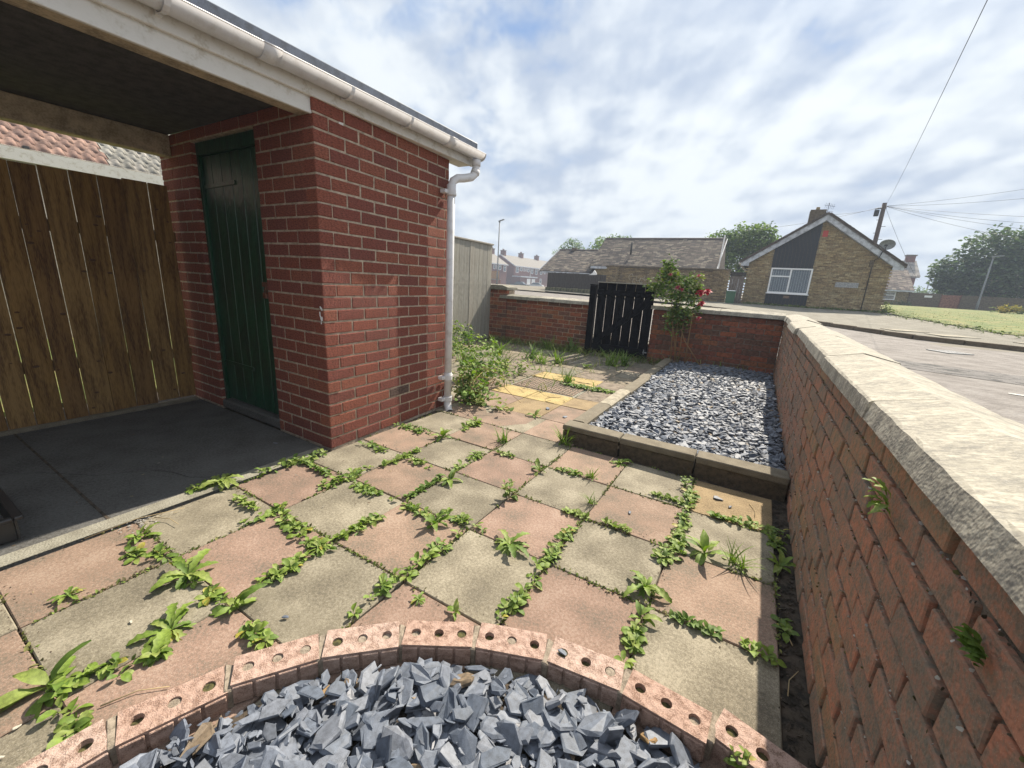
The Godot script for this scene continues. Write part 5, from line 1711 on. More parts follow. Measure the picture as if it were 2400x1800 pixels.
func build_left_bungalow() -> void:
	var h := thing("bungalow", "low bungalow with mottled brown tiled roofs behind the dark fence and yellow wall", "house", Vector3.ZERO)
	var cols := [Color(0.065, 0.050, 0.045), Color(0.095, 0.074, 0.062), Color(0.13, 0.105, 0.085), Color(0.045, 0.036, 0.036), Color(0.22, 0.185, 0.145)]
	obj("wall", boxm(-13.7, -10.2, 0.3, 2.0, -33.5, -28.1), M.far_yellow, h)
	obj("wall", boxm(-10.2, -2.75, 0.3, 2.5, -34.0, -28.1), M.far_yellow, h)
	# lower wing
	obj("roof_deck", prismm([Vector2(-27.9, 1.98), Vector2(-31.2, 3.70), Vector2(-34.5, 1.98)], zyx, -14.35, -10.3), M.far_roof, h)
	tile_roof(h, "roof_tiles", Vector3(-14.4, 2.03, -27.85), Vector3(-10.4, 2.03, -27.85), Vector3(-14.4, 3.76, -31.2), Vector3(-10.6, 3.76, -31.2), 0.27, 0.135, 0.022, cols)
	# main range
	obj("roof_deck", prismm([Vector2(-27.9, 2.46), Vector2(-31.2, 4.54), Vector2(-34.5, 2.46)], zyx, -10.6, -2.62), M.far_roof, h)
	tile_roof(h, "roof_tiles", Vector3(-10.5, 2.50, -27.85), Vector3(-2.6, 2.50, -27.85), Vector3(-10.7, 4.60, -31.2), Vector3(-2.7, 4.60, -31.2), 0.27, 0.135, 0.022, cols)
	obj("ridge", tubem([Vector3(-10.75, 4.60, -31.2), Vector3(-2.65, 4.60, -31.2)], [0.10], 8), M.far_roof, h)
	obj("ridge", tubem([Vector3(-14.45, 3.76, -31.2), Vector3(-10.6, 3.76, -31.2)], [0.10], 8), M.far_roof, h)
	# white verges and eaves
	var s := st_new()
	bar(s, Vector3(-14.42, 1.96, -27.75), Vector3(-14.42, 3.72, -31.15), 0.22, 0.03, Vector3.UP)
	obj("bargeboard", done(s), M.barge, h)
	s = st_new()
	bar(s, Vector3(-2.55, 2.44, -27.75), Vector3(-2.55, 4.56, -31.15), 0.16, 0.03, Vector3.UP)
	obj("bargeboard", done(s), M.barge, h)
	s = st_new()
	tube(s, [Vector3(-2.50, 0.6, -27.95), Vector3(-2.50, 2.6, -27.95)], [0.035], 8)
	bar(s, Vector3(-2.5, 2.5, -27.9), Vector3(-2.45, 4.5, -28.0), 0.07, 0.05, Vector3.RIGHT)
	obj("white_pole", done(s), M.upvc, h)
	obj("fascia", boxm(-14.3, -10.5, 1.86, 2.0, -27.86, -27.82), M.barge, h)
	obj("fascia", boxm(-10.45, -9.3, 2.33, 2.48, -27.86, -27.82), M.barge, h)
	obj("roof_vent", tubem([Vector3(-8.1, 3.35, -28.9), Vector3(-8.1, 4.15, -28.9)], [0.06], 8), M.iron, h)
	obj("chimney_pot", tubem([Vector3(-13.2, 3.7, -31.2), Vector3(-13.2, 3.95, -31.2)], [0.22], 10), M.far_dark_wall, h)
	# tall yellow garden wall with piers
	var w := thing("yellow_brick_wall", "tall yellow brick garden wall with piers and dark coping in front of the mottled roofs", "wall", Vector3.ZERO)
	obj("core", boxm(-8.7, -1.75, 0.3, 2.40, -26.55, -26.33), M.far_mortar, w)
	var yc := [Color(0.33, 0.24, 0.12), Color(0.27, 0.19, 0.095), Color(0.36, 0.27, 0.15), Color(0.20, 0.14, 0.08)]
	bulk_bricks(w, "brickwork", Vector3(0, 0, -26.325), Vector3.RIGHT, Vector3.BACK, [Vector2(-8.0, 0.5), Vector2(-2.45, 0.5), Vector2(-2.45, 2.4), Vector2(-8.0, 2.4)], yc)
	for q in [[-8.72, -8.04], [-2.46, -1.75]]:
		var p := obj("pier", boxm(q[0], q[1], 0.3, 2.42, -26.6, -26.23), M.far_mortar, w)
		bulk_bricks(p, "brickwork", Vector3(0, 0, -26.22), Vector3.RIGHT, Vector3.BACK, [Vector2(q[0], 0.5), Vector2(q[1], 0.5), Vector2(q[1], 2.42), Vector2(q[0], 2.42)], yc)
	obj("coping", boxm(-8.78, -1.70, 2.425, 2.50, -26.65, -26.17, 0.01, 0.006), M.far_dark_wall, w)
	for q in [[-7.15, 1.85, 0.3, 0.0], [-6.95, 1.6, 0.22, 1.2], [-6.75, 1.78, 0.28, 2.3], [-6.5, 1.65, 0.25, 0.6], [-6.3, 1.8, 0.2, 1.9], [-6.6, 1.45, 0.3, 2.9]]:
		var pts := []
		for k in 9:
			var a: float = q[3] + k * 0.55
			pts.append(Vector3(q[0] + cos(a) * q[2] * (0.3 + k * 0.04), q[1] + sin(a) * q[2] * 0.6, -26.306))
		obj("chalk_mark", tubem(pts, [0.012], 4), M.bone, w)
	# plank gate and wheelie bin
	var g := thing("side_gate", "tall grey plank side gate beside the yellow bungalow", "gate", Vector3(-1.68, 0.5, -26.35))
	for k in 5:
		obj("plank", sized_box(Vector3(0.138, 1.62, 0.03), 0.003, 0.004, k), M.grey_wood, g, Transform3D(Basis(), Vector3(0.075 + k * 0.142, 0.84, 0)))
	obj("head_board", boxm(-0.02, 0.75, 1.66, 1.86, -0.05, 0.06, 0.01), M.dark_wood, g)
	var b := thing("wheelie_bin", "green wheelie bin with a pale bag on its lid, by the plank side gate", "bin", Vector3(-1.47, 0.55, -25.95))
	var s2 := st_new()
	var bot := [Vector3(-0.19, 0.06, -0.2), Vector3(0.19, 0.06, -0.2), Vector3(0.19, 0.06, 0.2), Vector3(-0.19, 0.06, 0.2)]
	var top := [Vector3(-0.23, 0.74, -0.27), Vector3(0.23, 0.74, -0.27), Vector3(0.23, 0.74, 0.27), Vector3(-0.23, 0.74, 0.27)]
	for k in 4:
		quad(s2, bot[k], bot[(k + 1) % 4], top[(k + 1) % 4], top[k], bot[k] + bot[(k + 1) % 4])
	quad(s2, bot[0], bot[1], bot[2], bot[3], Vector3.DOWN)
	obj("body", done(s2), M.bin_green, b)
	obj("lid", boxm(-0.25, 0.25, 0.742, 0.79, -0.3, 0.3, 0.015), M.bin_green, b)
	for x in [-0.2, 0.2]:
		obj("wheel", tubem([Vector3(x - 0.025, 0.1, -0.24), Vector3(x + 0.025, 0.1, -0.24)], [0.1], 12), M.tyre, b)
	var bag := thing("rubbish_bag", "crumpled pale bag lying on the green bin", "bag", Vector3(-1.47, 1.34, -25.95))
	obj("bag", sized_box(Vector3(0.44, 0.06, 0.40), 0.025, 0.012, 1), M.upvc, bag)
	# dark fence on a low wall
	var f := thing("dark_fence", "nearly black close-boarded fence standing on a low mossy wall", "fence", Vector3(-12.3, 0.93, -25.0))
	for k in 27:
		obj("board", sized_box(Vector3(0.143, 0.94, 0.02), 0.0, 0.004, k % 4), M.dark_wood, f, Transform3D(Basis(Vector3.BACK, rc(-0.004, 0.004)), Vector3(0.075 + k * 0.147, 0.47 + rc(-0.012, 0.012), rc(-0.004, 0.004))))
	var lw := thing("low_wall", "low mossy stone wall under the dark fence", "wall", Vector3(-12.34, 0.3, -25.1))
	obj("masonry", boxm(0, 4.1, 0, 0.63, -0.15, 0.28, 0.02, 0.01), M.mossy, lw)
	var cl := thing("white_cloth", "white cloth draped over the top of the dark fence", "cloth", Vector3(-9.15, 1.9, -25.0))
	obj("cloth", prismm([Vector2(-0.3, -0.08), Vector2(0.22, -0.06), Vector2(0.15, 0.1), Vector2(0.03, 0.22), Vector2(-0.08, 0.04)], xyz, -0.03, 0.03), M.upvc, cl)

func row_window(parent: Node3D, x: float, z0: float, z1: float, y0: float, y1: float) -> void:
	# a window in a wall that faces +x
	var s := st_new()
	var fw := 0.09
	bx(s, x - 0.02, x + 0.06, y0, y0 + fw, z0, z1)
	bx(s, x - 0.02, x + 0.06, y1 - fw, y1, z0, z1)
	for z in [z0, z1]:
		bx(s, x - 0.02, x + 0.058, y0 + fw, y1 - fw, z - fw / 2, z + fw / 2)
	bx(s, x - 0.02, x + 0.056, y0 + (y1 - y0) * 0.62, y0 + (y1 - y0) * 0.62 + fw * 0.8, z0, z1)
	var w := obj("window", done(s), M.upvc, parent)
	obj("pane", boxm(x + 0.005, x + 0.015, y0 + 0.04, y1 - 0.04, z0 + 0.05, z1 - 0.05), M.far_glass, w)

func build_terraces() -> void:
	for q in [[-79.0, -93.6, 0, "nearer red brick terraced house at the far left, half behind the grey fence"], [-97.3, -127.0, 1, "long red brick terrace with three chimneys far down the street"]]:
		var h := thing("terraced_house", q[3], "house", Vector3.ZERO)
		var z0: float = q[0]
		var z1: float = q[1]
		obj("wall", prismm([Vector2(-67, -0.8), Vector2(-58, -0.8), Vector2(-58, 4.95), Vector2(-62.5, 7.5), Vector2(-67, 4.95)], xyz, z1, z0), M.far_red, h)
		obj("roof", prismm([Vector2(-67.4, 4.8), Vector2(-62.5, 7.62), Vector2(-57.6, 4.8), Vector2(-57.6, 4.95), Vector2(-62.5, 7.78), Vector2(-67.4, 4.95)], xyz, z1, z0 + 0.2), M.far_roof_grey, h)
		obj("fascia", boxm(-57.62, -57.5, 4.72, 4.95, z1, z0 + 0.2), M.barge, h)
		var s := st_new()
		bar(s, Vector3(-57.6, 4.82, z0 + 0.24), Vector3(-62.5, 7.68, z0 + 0.24), 0.22, 0.03, Vector3.UP)
		obj("bargeboard", done(s), M.barge, h)
		var cz := [-80.6, -92.9] if q[2] == 0 else [-98.6, -108.3, -118.2]
		for z in cz:
			var c := obj("chimney", boxm(-63.1, -61.9, 6.9, 8.75, z - 0.5, z + 0.5), M.far_red, h)
			obj("cap", boxm(-63.2, -61.8, 8.752, 8.9, z - 0.6, z + 0.6), M.far_dark_wall, c)
			for k in [-0.25, 0.25]:
				obj("chimney_pot", tubem([Vector3(-62.5, 8.85, z + k), Vector3(-62.5, 9.25, z + k)], [0.13], 8), M.far_red, c)
		var ws := [[-87.2, -88.0, 3.6, 4.7], [-88.5, -88.95, 3.7, 4.6], [-89.6, -90.7, 3.5, 4.7], [-91.9, -93.1, 3.2, 4.65]] if q[2] == 0 else [[-98.2, -99.7, 3.2, 4.65], [-100.5, -101.7, 3.7, 4.7], [-102.4, -102.9, 3.7, 4.6], [-103.5, -104.0, 3.7, 4.6], [-104.6, -105.7, 3.6, 4.65], [-106.9, -108.0, 3.2, 4.6], [-109.4, -110.7, 3.1, 4.6], [-112.6, -113.8, 3.2, 4.6], [-115.2, -116.2, 3.5, 4.6], [-118.4, -119.6, 3.2, 4.6]]
		for w in ws:
			row_window(h, -57.98, w[1], w[0], w[2], w[3])
			if q[2] == 1 and int(w[0]) % 2 == 0:
				row_window(h, -57.98, w[1], w[0], 0.6, 2.0)
		if q[2] == 1:
			obj("drainpipe", tubem([Vector3(-57.9, 0.0, -106.3), Vector3(-57.9, 4.8, -106.3)], [0.06], 8), M.upvc, h)
			var p := obj("porch", boxm(-57.95, -55.5, -0.7, 2.05, -105.8, -96.5), M.far_red, h)
			obj("roof_edge", boxm(-57.9, -55.3, 2.052, 2.35, -106.0, -96.3), M.barge, p)
			for z in [-101.2, -103.9]:
				obj("door", boxm(-55.49, -55.45, -0.6, 1.75, z - 1.0, z + 1.0), M.upvc, p)
	# things between the street and the terrace
	var of := thing("board_fence", "orange-brown board fence on the red wall at the far left", "fence", Vector3(-42.2, 1.25, -62.2), -0.55)
	for k in 24:
		obj("board", sized_box(Vector3(0.17, 1.28, 0.03), 0.0, 0.004, k % 3), M.orange_wood, of, Transform3D(Basis(), Vector3(k * 0.176, 0.64, 0)))
	var rw := thing("red_wall", "far red brick garden wall with pale coping below the orange fence", "wall", Vector3(-42.2, -0.2, -61.9), -0.55)
	obj("masonry", boxm(-1.0, 5.0, 0, 1.30, -0.1, 0.12), M.far_red_wall, rw)
	obj("coping", boxm(-1.05, 5.05, 1.302, 1.40, -0.15, 0.18), M.concrete_pale, rw)
	var gw := thing("grey_wall", "low grey block wall across the far street in front of the parked cars", "wall", Vector3(-36.5, -0.3, -59.8), -0.52)
	obj("masonry", boxm(0, 1.9, 0, 0.75, -0.1, 0.1), M.mossy, gw)
	obj("masonry", boxm(3.1, 6.6, 0, 0.85, -0.1, 0.1), M.mossy, gw)
	car("dark parked car behind the low grey wall at the far left", Vector3(-51.5, -0.55, -89.2), 0.25, M.car_dark)
	car("silver parked car just right of the dark one at the far left", Vector3(-48.2, -0.55, -91.5), 0.3, M.car_silver)
	# lamp post
	lamp(Vector3(-22.9, ground_y(-22.9, -35.2) - 0.1, -35.2), 6.68, Vector3(0.45, 0.14, -0.1), "tall grey lamp post above the back wall at the left", 0.065)

func lamp(at: Vector3, top: float, arm: Vector3, label: String, r: float) -> void:
	var l := thing("street_lamp", label, "street lamp", at)
	var t := top - at.y
	obj("column", tubem([Vector3.ZERO, Vector3(0, t * 0.2, 0), Vector3(0, t * 0.21, 0), Vector3(0, t, 0)], [r * 1.3, r * 1.3, r, r * 0.8], 10), M.galv, l)
	var s := st_new()
	var d := arm.normalized()
	bar(s, Vector3(0, t, 0) - d * 0.12, Vector3(0, t, 0) + arm, 0.2, 0.09, Vector3.UP.cross(d), 0.02)
	bar(s, Vector3(0, t - 0.16, 0), Vector3(0, t + 0.02, 0), 0.15, 0.14, Vector3.RIGHT, 0.03)
	obj("lamp_head", done(s), M.galv, l)

func car(label: String, at: Vector3, turn: float, paint: Material) -> void:
	var c := thing("parked_car", label, "car", at, turn, "parked cars")
	var body := [Vector2(-2.1, 0.35), Vector2(-2.15, 0.62), Vector2(-1.9, 0.86), Vector2(-1.0, 0.95), Vector2(0.9, 0.96), Vector2(1.8, 0.92), Vector2(2.05, 0.7), Vector2(2.05, 0.35)]
	obj("body", prismm(body, xyz, -0.85, 0.85), paint, c)
	var s := st_new()
	var cab := [Vector2(-1.15, 0.952), Vector2(-0.45, 1.40), Vector2(0.75, 1.44), Vector2(1.5, 0.962)]
	prism(s, PackedVector2Array(cab), xyz, -0.72, 0.72)
	obj("cabin", done(s), M.far_glass, c)
	obj("roof", prismm([Vector2(-0.5, 1.405), Vector2(-0.3, 1.47), Vector2(0.65, 1.49), Vector2(0.85, 1.445)], xyz, -0.7, 0.7), paint, c)
	for x in [-1.3, 1.3]:
		for z in [-0.8, 0.8]:
			obj("wheel", tubem([Vector3(x, 0.32, z - 0.1), Vector3(x, 0.32, z + 0.1)], [0.32], 14), M.tyre, c)

func build_right_houses() -> void:
	# bungalow end behind the yellow one, its garden wall, the taller house behind
	var h := thing("bungalow", "low brown-roofed bungalow just right of the yellow gable", "house", Vector3.ZERO)
	obj("wall", boxm(6.0, 11.3, 0.6, 2.3, -56.0, -50.2), M.far_yellow, h)
	obj("roof_deck", prismm([Vector2(-49.8, 2.28), Vector2(-53.2, 4.15), Vector2(-56.6, 2.28)], zyx, 5.6, 11.35), M.far_roof, h)
	tile_roof(h, "roof_tiles", Vector3(5.6, 2.33, -49.75), Vector3(11.45, 2.33, -49.75), Vector3(5.6, 4.22, -53.2), Vector3(11.35, 4.22, -53.2), 0.3, 0.2, 0.03, [Color(0.13, 0.10, 0.095), Color(0.2, 0.16, 0.14), Color(0.28, 0.23, 0.19), Color(0.09, 0.075, 0.075)])
	obj("fascia", boxm(5.6, 11.45, 2.18, 2.32, -49.74, -49.68), M.barge, h)
	window_part(h, 8.9, 10.35, 1.42, 2.14, -50.14, 0.08, [["h", 1.85, 8.9, 10.35]])
	var w := thing("brown_brick_wall", "brown brick garden wall with a small white plate at the far side of the green", "wall", Vector3(11.25, 0.6, -50.0))
	obj("masonry", boxm(0, 2.05, 0, 1.56, -0.2, 0.0, 0.01), M.far_dark_wall, w)
	obj("sign_plate", boxm(1.0, 1.5, 1.2, 1.38, 0.002, 0.02), M.upvc, w)
	var w2 := thing("brown_brick_wall", "second brown brick garden wall, below the big dark tree right of the red gate", "wall", Vector3(14.6, 0.6, -50.0))
	obj("masonry", boxm(0, 5.5, 0, 1.52, -0.2, 0.0, 0.01), M.far_dark_wall, w2)
	var g := thing("red_gate", "rust-red panel gate between the two brown walls, pale stones at its foot", "gate", Vector3(13.35, 0.7, -50.2))
	for k in 8:
		obj("board", sized_box(Vector3(0.145, 1.35, 0.03), 0.0, 0.0), M.far_red_wall, g, Transform3D(Basis(), Vector3(0.08 + k * 0.15, 0.72, 0)))
	for x in [0.0, 1.25]:
		obj("post", boxm(x - 0.05, x + 0.05, 0, 1.45, -0.05, 0.06), M.far_red, g)
	for q in [[12.95, 0.5], [13.6, 0.55], [14.2, 0.45]]:
		var sn := thing("edging_stone", "pale edging stone at the foot of the red gate, %s" % ["left", "middle", "right"][int((q[0] - 12.8) / 0.6)], "stone", Vector3(q[0], 0.85, -49.7), 0.0, "edging stones")
		obj("stone", sized_box(Vector3(q[1], 0.22, 0.3), 0.04, 0.02, int(q[0])), M.concrete_pale, sn)
	var h4 := thing("tall_house", "taller grey-roofed house with a red chimney behind the right-hand bungalow", "house", Vector3.ZERO)
	obj("wall", prismm([Vector2(-75, 0.5), Vector2(-82, 0.5), Vector2(-82, 4.6), Vector2(-78.5, 6.6), Vector2(-75, 4.6)], zyx, 9.0, 17.0), M.far_red, h4)
	obj("roof_deck", prismm([Vector2(-74.7, 4.5), Vector2(-78.5, 6.72), Vector2(-82.3, 4.5), Vector2(-82.3, 4.62), Vector2(-78.5, 6.84), Vector2(-74.7, 4.62)], zyx, 8.8, 17.3), M.far_roof_grey, h4)
	tile_roof(h4, "roof_tiles", Vector3(8.8, 4.64, -74.7), Vector3(17.35, 4.64, -74.7), Vector3(8.8, 6.80, -78.4), Vector3(17.35, 6.80, -78.4), 0.33, 0.33, 0.05, [Color(0.34, 0.31, 0.28), Color(0.28, 0.26, 0.24)])
	var c := obj("chimney", boxm(16.2, 17.1, 5.6, 7.5, -79.0, -78.0, 0.02), M.far_red, h4)
	obj("cap", boxm(16.1, 17.2, 7.502, 7.65, -79.1, -77.9), M.far_dark_wall, c)
	var h5 := thing("bungalow", "pale-roofed bungalow at the right edge behind the yellow shrub", "house", Vector3.ZERO)
	obj("wall", boxm(18.1, 27, 0.5, 2.6, -62, -55.2), M.far_yellow, h5)
	obj("roof", prismm([Vector2(-54.6, 2.5), Vector2(-58.6, 5.2), Vector2(-62.6, 2.5)], zyx, 19.6, 27), M.far_roof_grey, h5)
	obj("hip", hip_mesh(), M.far_roof, h5)
	obj("fascia", boxm(17.75, 27, 2.42, 2.56, -54.55, -54.5), M.barge, h5)
	window_part(h5, 19.0, 20.0, 1.35, 2.35, -55.12, 0.1, [["v", 19.5, 1.35, 2.35]])
	window_part(h5, 20.6, 22.6, 1.2, 2.35, -55.12, 0.1, [["v", 21.5, 1.2, 2.35]])
	lamp(Vector3(15.45, ground_y(15, -49) - 0.05, -49.3), 5.25, Vector3(0.55, 0.06, 0.1), "slim grey lamp post in front of the big dark tree at the right", 0.06)
	var at := ground_y(12, -42)
	var l3 := thing("street_lamp", "tiny distant lamp post in the gap left of the big tree", "street lamp", Vector3(27.0, 0.9, -110.0))
	obj("column", tubem([Vector3.ZERO, Vector3(0, 5.6, 0)], [0.12, 0.09], 8), M.galv, l3)
	obj("lamp_head", boxm(-0.35, 0.35, 5.602, 5.8, -0.15, 0.15, 0.03), M.galv, l3)
	# telegraph pole behind the yellow bungalow, with its fan of wires
	var p := thing("telegraph_pole", "dark wooden telegraph pole behind the yellow bungalow, fanning out wires", "telegraph pole", Vector3(6.05, 0.6, -38.0))
	obj("pole", tubem([Vector3.ZERO, Vector3(-0.06, 7.05, 0)], [0.15, 0.12], 12), M.pole, p)
	var s := st_new()
	bx(s, -0.50, -0.24, 6.22, 6.62, -0.05, 0.12, 0.02)
	bar(s, Vector3(-0.5, 6.68, 0.02), Vector3(0.1, 6.74, 0.02), 0.06, 0.05)
	obj("junction_box", done(s), M.iron, p)
	for k in 5:
		var y := 4.3 + (k % 5) * 0.42
		obj("climbing_step", tubem([Vector3(-0.28 if k % 2 == 0 else 0.0, y, 0.05), Vector3(0.0 if k % 2 == 0 else 0.30, y, 0.05)], [0.015], 5), M.iron, p)
	var top := Vector3(0, 6.85, 0)
	for q in [[Vector3(-5.40, 3.7, 37.2), 0.3], [Vector3(12.5, 7.85, 0), 0.3], [Vector3(9.0, 4.3, 4), 0.2], [Vector3(7.0, 3.6, 6), 0.2], [Vector3(2.9, 2.2, -1), 0.15], [Vector3(11.0, 5.4, 0), 0.3], [Vector3(12, 4.4, 9), 0.3], [Vector3(-9.0, 4.9, 3), 0.25], [Vector3(-5.5, 5.6, 0.5), 0.1], [Vector3(-4.0, 5.2, 8), 0.15], [Vector3(13, 8.6, 3), 0.3]]:
		var pts := []
		for k in 13:
			var t := k / 12.0
			pts.append(top.lerp(q[0], t) - Vector3(0, q[1] * 4.0 * t * (1.0 - t), 0))
		obj("wire", tubem(pts, [0.0045 if q[0].z > 30 else 0.008], 5), M.wire, p)

func hip_mesh() -> ArrayMesh:
	var s := st_new()
	var a := Vector3(17.75, 2.5, -54.55)
	var b := Vector3(19.62, 2.5, -54.6)
	var c := Vector3(19.62, 5.2, -58.6)
	var d := Vector3(17.75, 2.5, -62.6)
	tri(s, a, b, c, Vector3(-0.2, 1, 0.6))
	tri(s, a, c, d, Vector3(-1, 1, 0))
	tri(s, d, c, Vector3(19.62, 2.5, -62.6), Vector3(0, 1, -1))
	return done(s)

func build_neighbour() -> void:
	# house behind the brown fence, seen through the slot under the roof beam
	var h := thing("neighbour_house", "neighbour's house with red and grey pantiles above the brown fence", "house", Vector3.ZERO)
	obj("wall", boxm(-33.0, -18.6, -0.05, 4.0, -14.0, 16.0), M.neighbour_wall, h)
	obj("roof_deck", prismm([Vector2(-18.1, 3.86), Vector2(-25.6, 9.1), Vector2(-33.1, 3.86)], xyz, -14.0, 16.0), M.far_roof, h)
	tile_roof(h, "red_roof_tiles", Vector3(-17.95, 3.98, -5.36), Vector3(-17.95, 3.98, 8.0), Vector3(-25.6, 9.3, -5.36), Vector3(-25.6, 9.3, 8.0), 0.30, 0.30, 0.03, [Color(0.26, 0.155, 0.12), Color(0.235, 0.14, 0.11), Color(0.29, 0.18, 0.14)], 0.028)
	tile_roof(h, "grey_roof_tiles", Vector3(-17.95, 3.98, -14.0), Vector3(-17.95, 3.98, -5.38), Vector3(-25.6, 9.3, -14.0), Vector3(-25.6, 9.3, -5.38), 0.30, 0.30, 0.03, [Color(0.29, 0.28, 0.25), Color(0.26, 0.25, 0.22), Color(0.32, 0.30, 0.27)], 0.028)
	obj("gutter", tubem([Vector3(-17.9, 3.90, -14.0), Vector3(-17.9, 3.90, 16.0)], [0.07], 10), M.pvc, h)
	obj("gutter_bracket", boxm(-17.95, -17.8, 3.80, 4.03, -3.72, -3.60, 0.01), M.iron, h)
	var e := thing("flat_roof_extension", "flat-roofed white outbuilding just over the brown fence", "extension", Vector3.ZERO)
	obj("wall", boxm(-12.5, -8.98, -0.05, 2.44, -3.3, 7.0), M.neighbour_wall, e)
	obj("fascia", prismm([Vector2(-12.6, -3.10), Vector2(-9.1, -3.40), Vector2(-8.93, -3.36), Vector2(-8.93, 7.1), Vector2(-12.6, 7.1)], xzy, 2.442, 2.60), M.white_paint, e)
	obj("roof", prismm([Vector2(-12.55, -3.08), Vector2(-9.1, -3.38), Vector2(-8.96, -3.34), Vector2(-8.96, 7.05), Vector2(-12.55, 7.05)], xzy, 2.602, 2.615), M.concrete_pale, e)
	# an unseen wall behind the viewer, added to shade the carport
	var own := thing("added_shade_wall", "added red brick wall that shades the carport from its far end, out of view", "house", Vector3.ZERO)
	obj("wall", boxm(-8.0, -2.40, -0.05, 5.0, 5.002, 5.25), M.far_red, own)

func build_trees() -> void:
	var light := [Color(0.19, 0.28, 0.085), Color(0.24, 0.34, 0.10), Color(0.30, 0.40, 0.13), Color(0.14, 0.22, 0.07)]
	var dark := [Color(0.10, 0.16, 0.075), Color(0.135, 0.20, 0.09), Color(0.17, 0.24, 0.11), Color(0.08, 0.125, 0.065)]
	tree("airy young tree over the left end of the mottled roofs", Vector3(-23.9, 0.3, -55), [[Vector3(-1.2, 4.6, 0), Vector3(1.3, 1.4, 1.3), 2], [Vector3(0.3, 5.6, 0), Vector3(1.3, 1.3, 1.3), 3], [Vector3(1.3, 5.0, 0), Vector3(1.0, 1.2, 1.2), 2], [Vector3(0, 3.4, 0), Vector3(1.7, 1.2, 1.2), 2]], 2600, 0.22, light, 0.24, 0.14)
	tree("rounded tree top peeping over the mottled main roof", Vector3(-15.0, 0.6, -45), [[Vector3(0, 4.2, 0), Vector3(2.5, 1.6, 2), 3], [Vector3(1.2, 4.4, 0), Vector3(1.6, 1.3, 1.4), 2], [Vector3(-1.2, 3.5, 0), Vector3(1.2, 1.2, 1.4), 1]], 4200, 0.24, light, 0.3)
	tree("leafy light green tree between the mottled roofs and the yellow gable", Vector3(-2.2, 0.7, -40), [[Vector3(-1.5, 4.0, 0), Vector3(1.5, 1.5, 1.5), 3], [Vector3(0.2, 4.6, 0), Vector3(1.5, 1.3, 1.5), 3], [Vector3(1.3, 4.7, 0.2), Vector3(1.2, 1.3, 1.4), 2.5], [Vector3(2.2, 3.7, 0), Vector3(1.0, 1.3, 1.3), 2], [Vector3(0, 2.9, 0.3), Vector3(2.6, 1.2, 1.5), 3]], 9000, 0.23, light, 0.30)
	tree("big dark spreading tree at the right beyond the green", Vector3(17.2, 0.8, -53), [[Vector3(-0.3, 5.2, 0), Vector3(2.6, 1.8, 2.4), 4], [Vector3(-2.6, 3.2, 0.3), Vector3(2.0, 1.5, 2.0), 3], [Vector3(1.7, 4.6, 0), Vector3(2.2, 2.2, 2.2), 3], [Vector3(0.2, 3.0, 0.6), Vector3(3.4, 1.9, 2.2), 5], [Vector3(3.0, 3.0, 0), Vector3(2.2, 2.2, 2.0), 3], [Vector3(-2.2, 1.9, 0.4), Vector3(1.7, 1.0, 1.3), 2]], 15000, 0.28, dark, 0.36, 0.3)
	tree("low distant tree line in the gap left of the big dark tree", Vector3(22.5, 0.8, -92), [[Vector3(-1.5, 1.9, 0), Vector3(2.4, 1.2, 1.5), 2], [Vector3(2.0, 1.7, 0), Vector3(2.4, 1.1, 1.5), 2]], 900, 0.35, light, 0.4, 0.15)
	var bc := [Color(0.22, 0.30, 0.05), Color(0.32, 0.36, 0.07), Color(0.15, 0.22, 0.04)]
	var b := thing("shrub", "small bright green shrub at the right corner of the yellow bungalow", "shrub", Vector3(5.5, 0.62, -27.6))
	obj("stem", tubem([Vector3.ZERO, Vector3(0, 0.3, 0)], [0.02], 5), M.stem_brown, b)
	leaf_cloud(b, "foliage", [[Vector3(-0.05, 0.28, 0), Vector3(0.18, 0.3, 0.2), 2], [Vector3(0.15, 0.12, 0), Vector3(0.3, 0.14, 0.2), 2]], 300, 0.09, bc)
	var y := thing("shrub", "wide yellow-flowering shrub at the right edge of the green", "shrub", Vector3(15.0, 0.78, -40.5))
	obj("stem", tubem([Vector3.ZERO, Vector3(0, 0.4, 0)], [0.03], 5), M.stem_brown, y)
	leaf_cloud(y, "foliage", [[Vector3(0, 0.3, 0), Vector3(1.6, 0.35, 0.6), 3]], 500, 0.14, [Color(0.12, 0.17, 0.04), Color(0.18, 0.22, 0.05)])
	leaf_cloud(y, "flowers", [[Vector3(-0.1, 0.55, 0.1), Vector3(1.4, 0.22, 0.6), 3], [Vector3(-1.0, 0.4, 0.2), Vector3(0.5, 0.2, 0.4), 1]], 600, 0.10, [Color(0.55, 0.38, 0.03), Color(0.62, 0.45, 0.05), Color(0.45, 0.34, 0.04)])
	var d := thing("shrub", "dark low bush against the brown wall beyond the green", "shrub", Vector3(10.6, 0.85, -49.3))
	obj("stem", tubem([Vector3.ZERO, Vector3(0, 0.3, 0)], [0.03], 5), M.stem_brown, d)
	leaf_cloud(d, "foliage", [[Vector3(0, 0.25, 0), Vector3(0.75, 0.35, 0.4), 1]], 260, 0.12, dark)

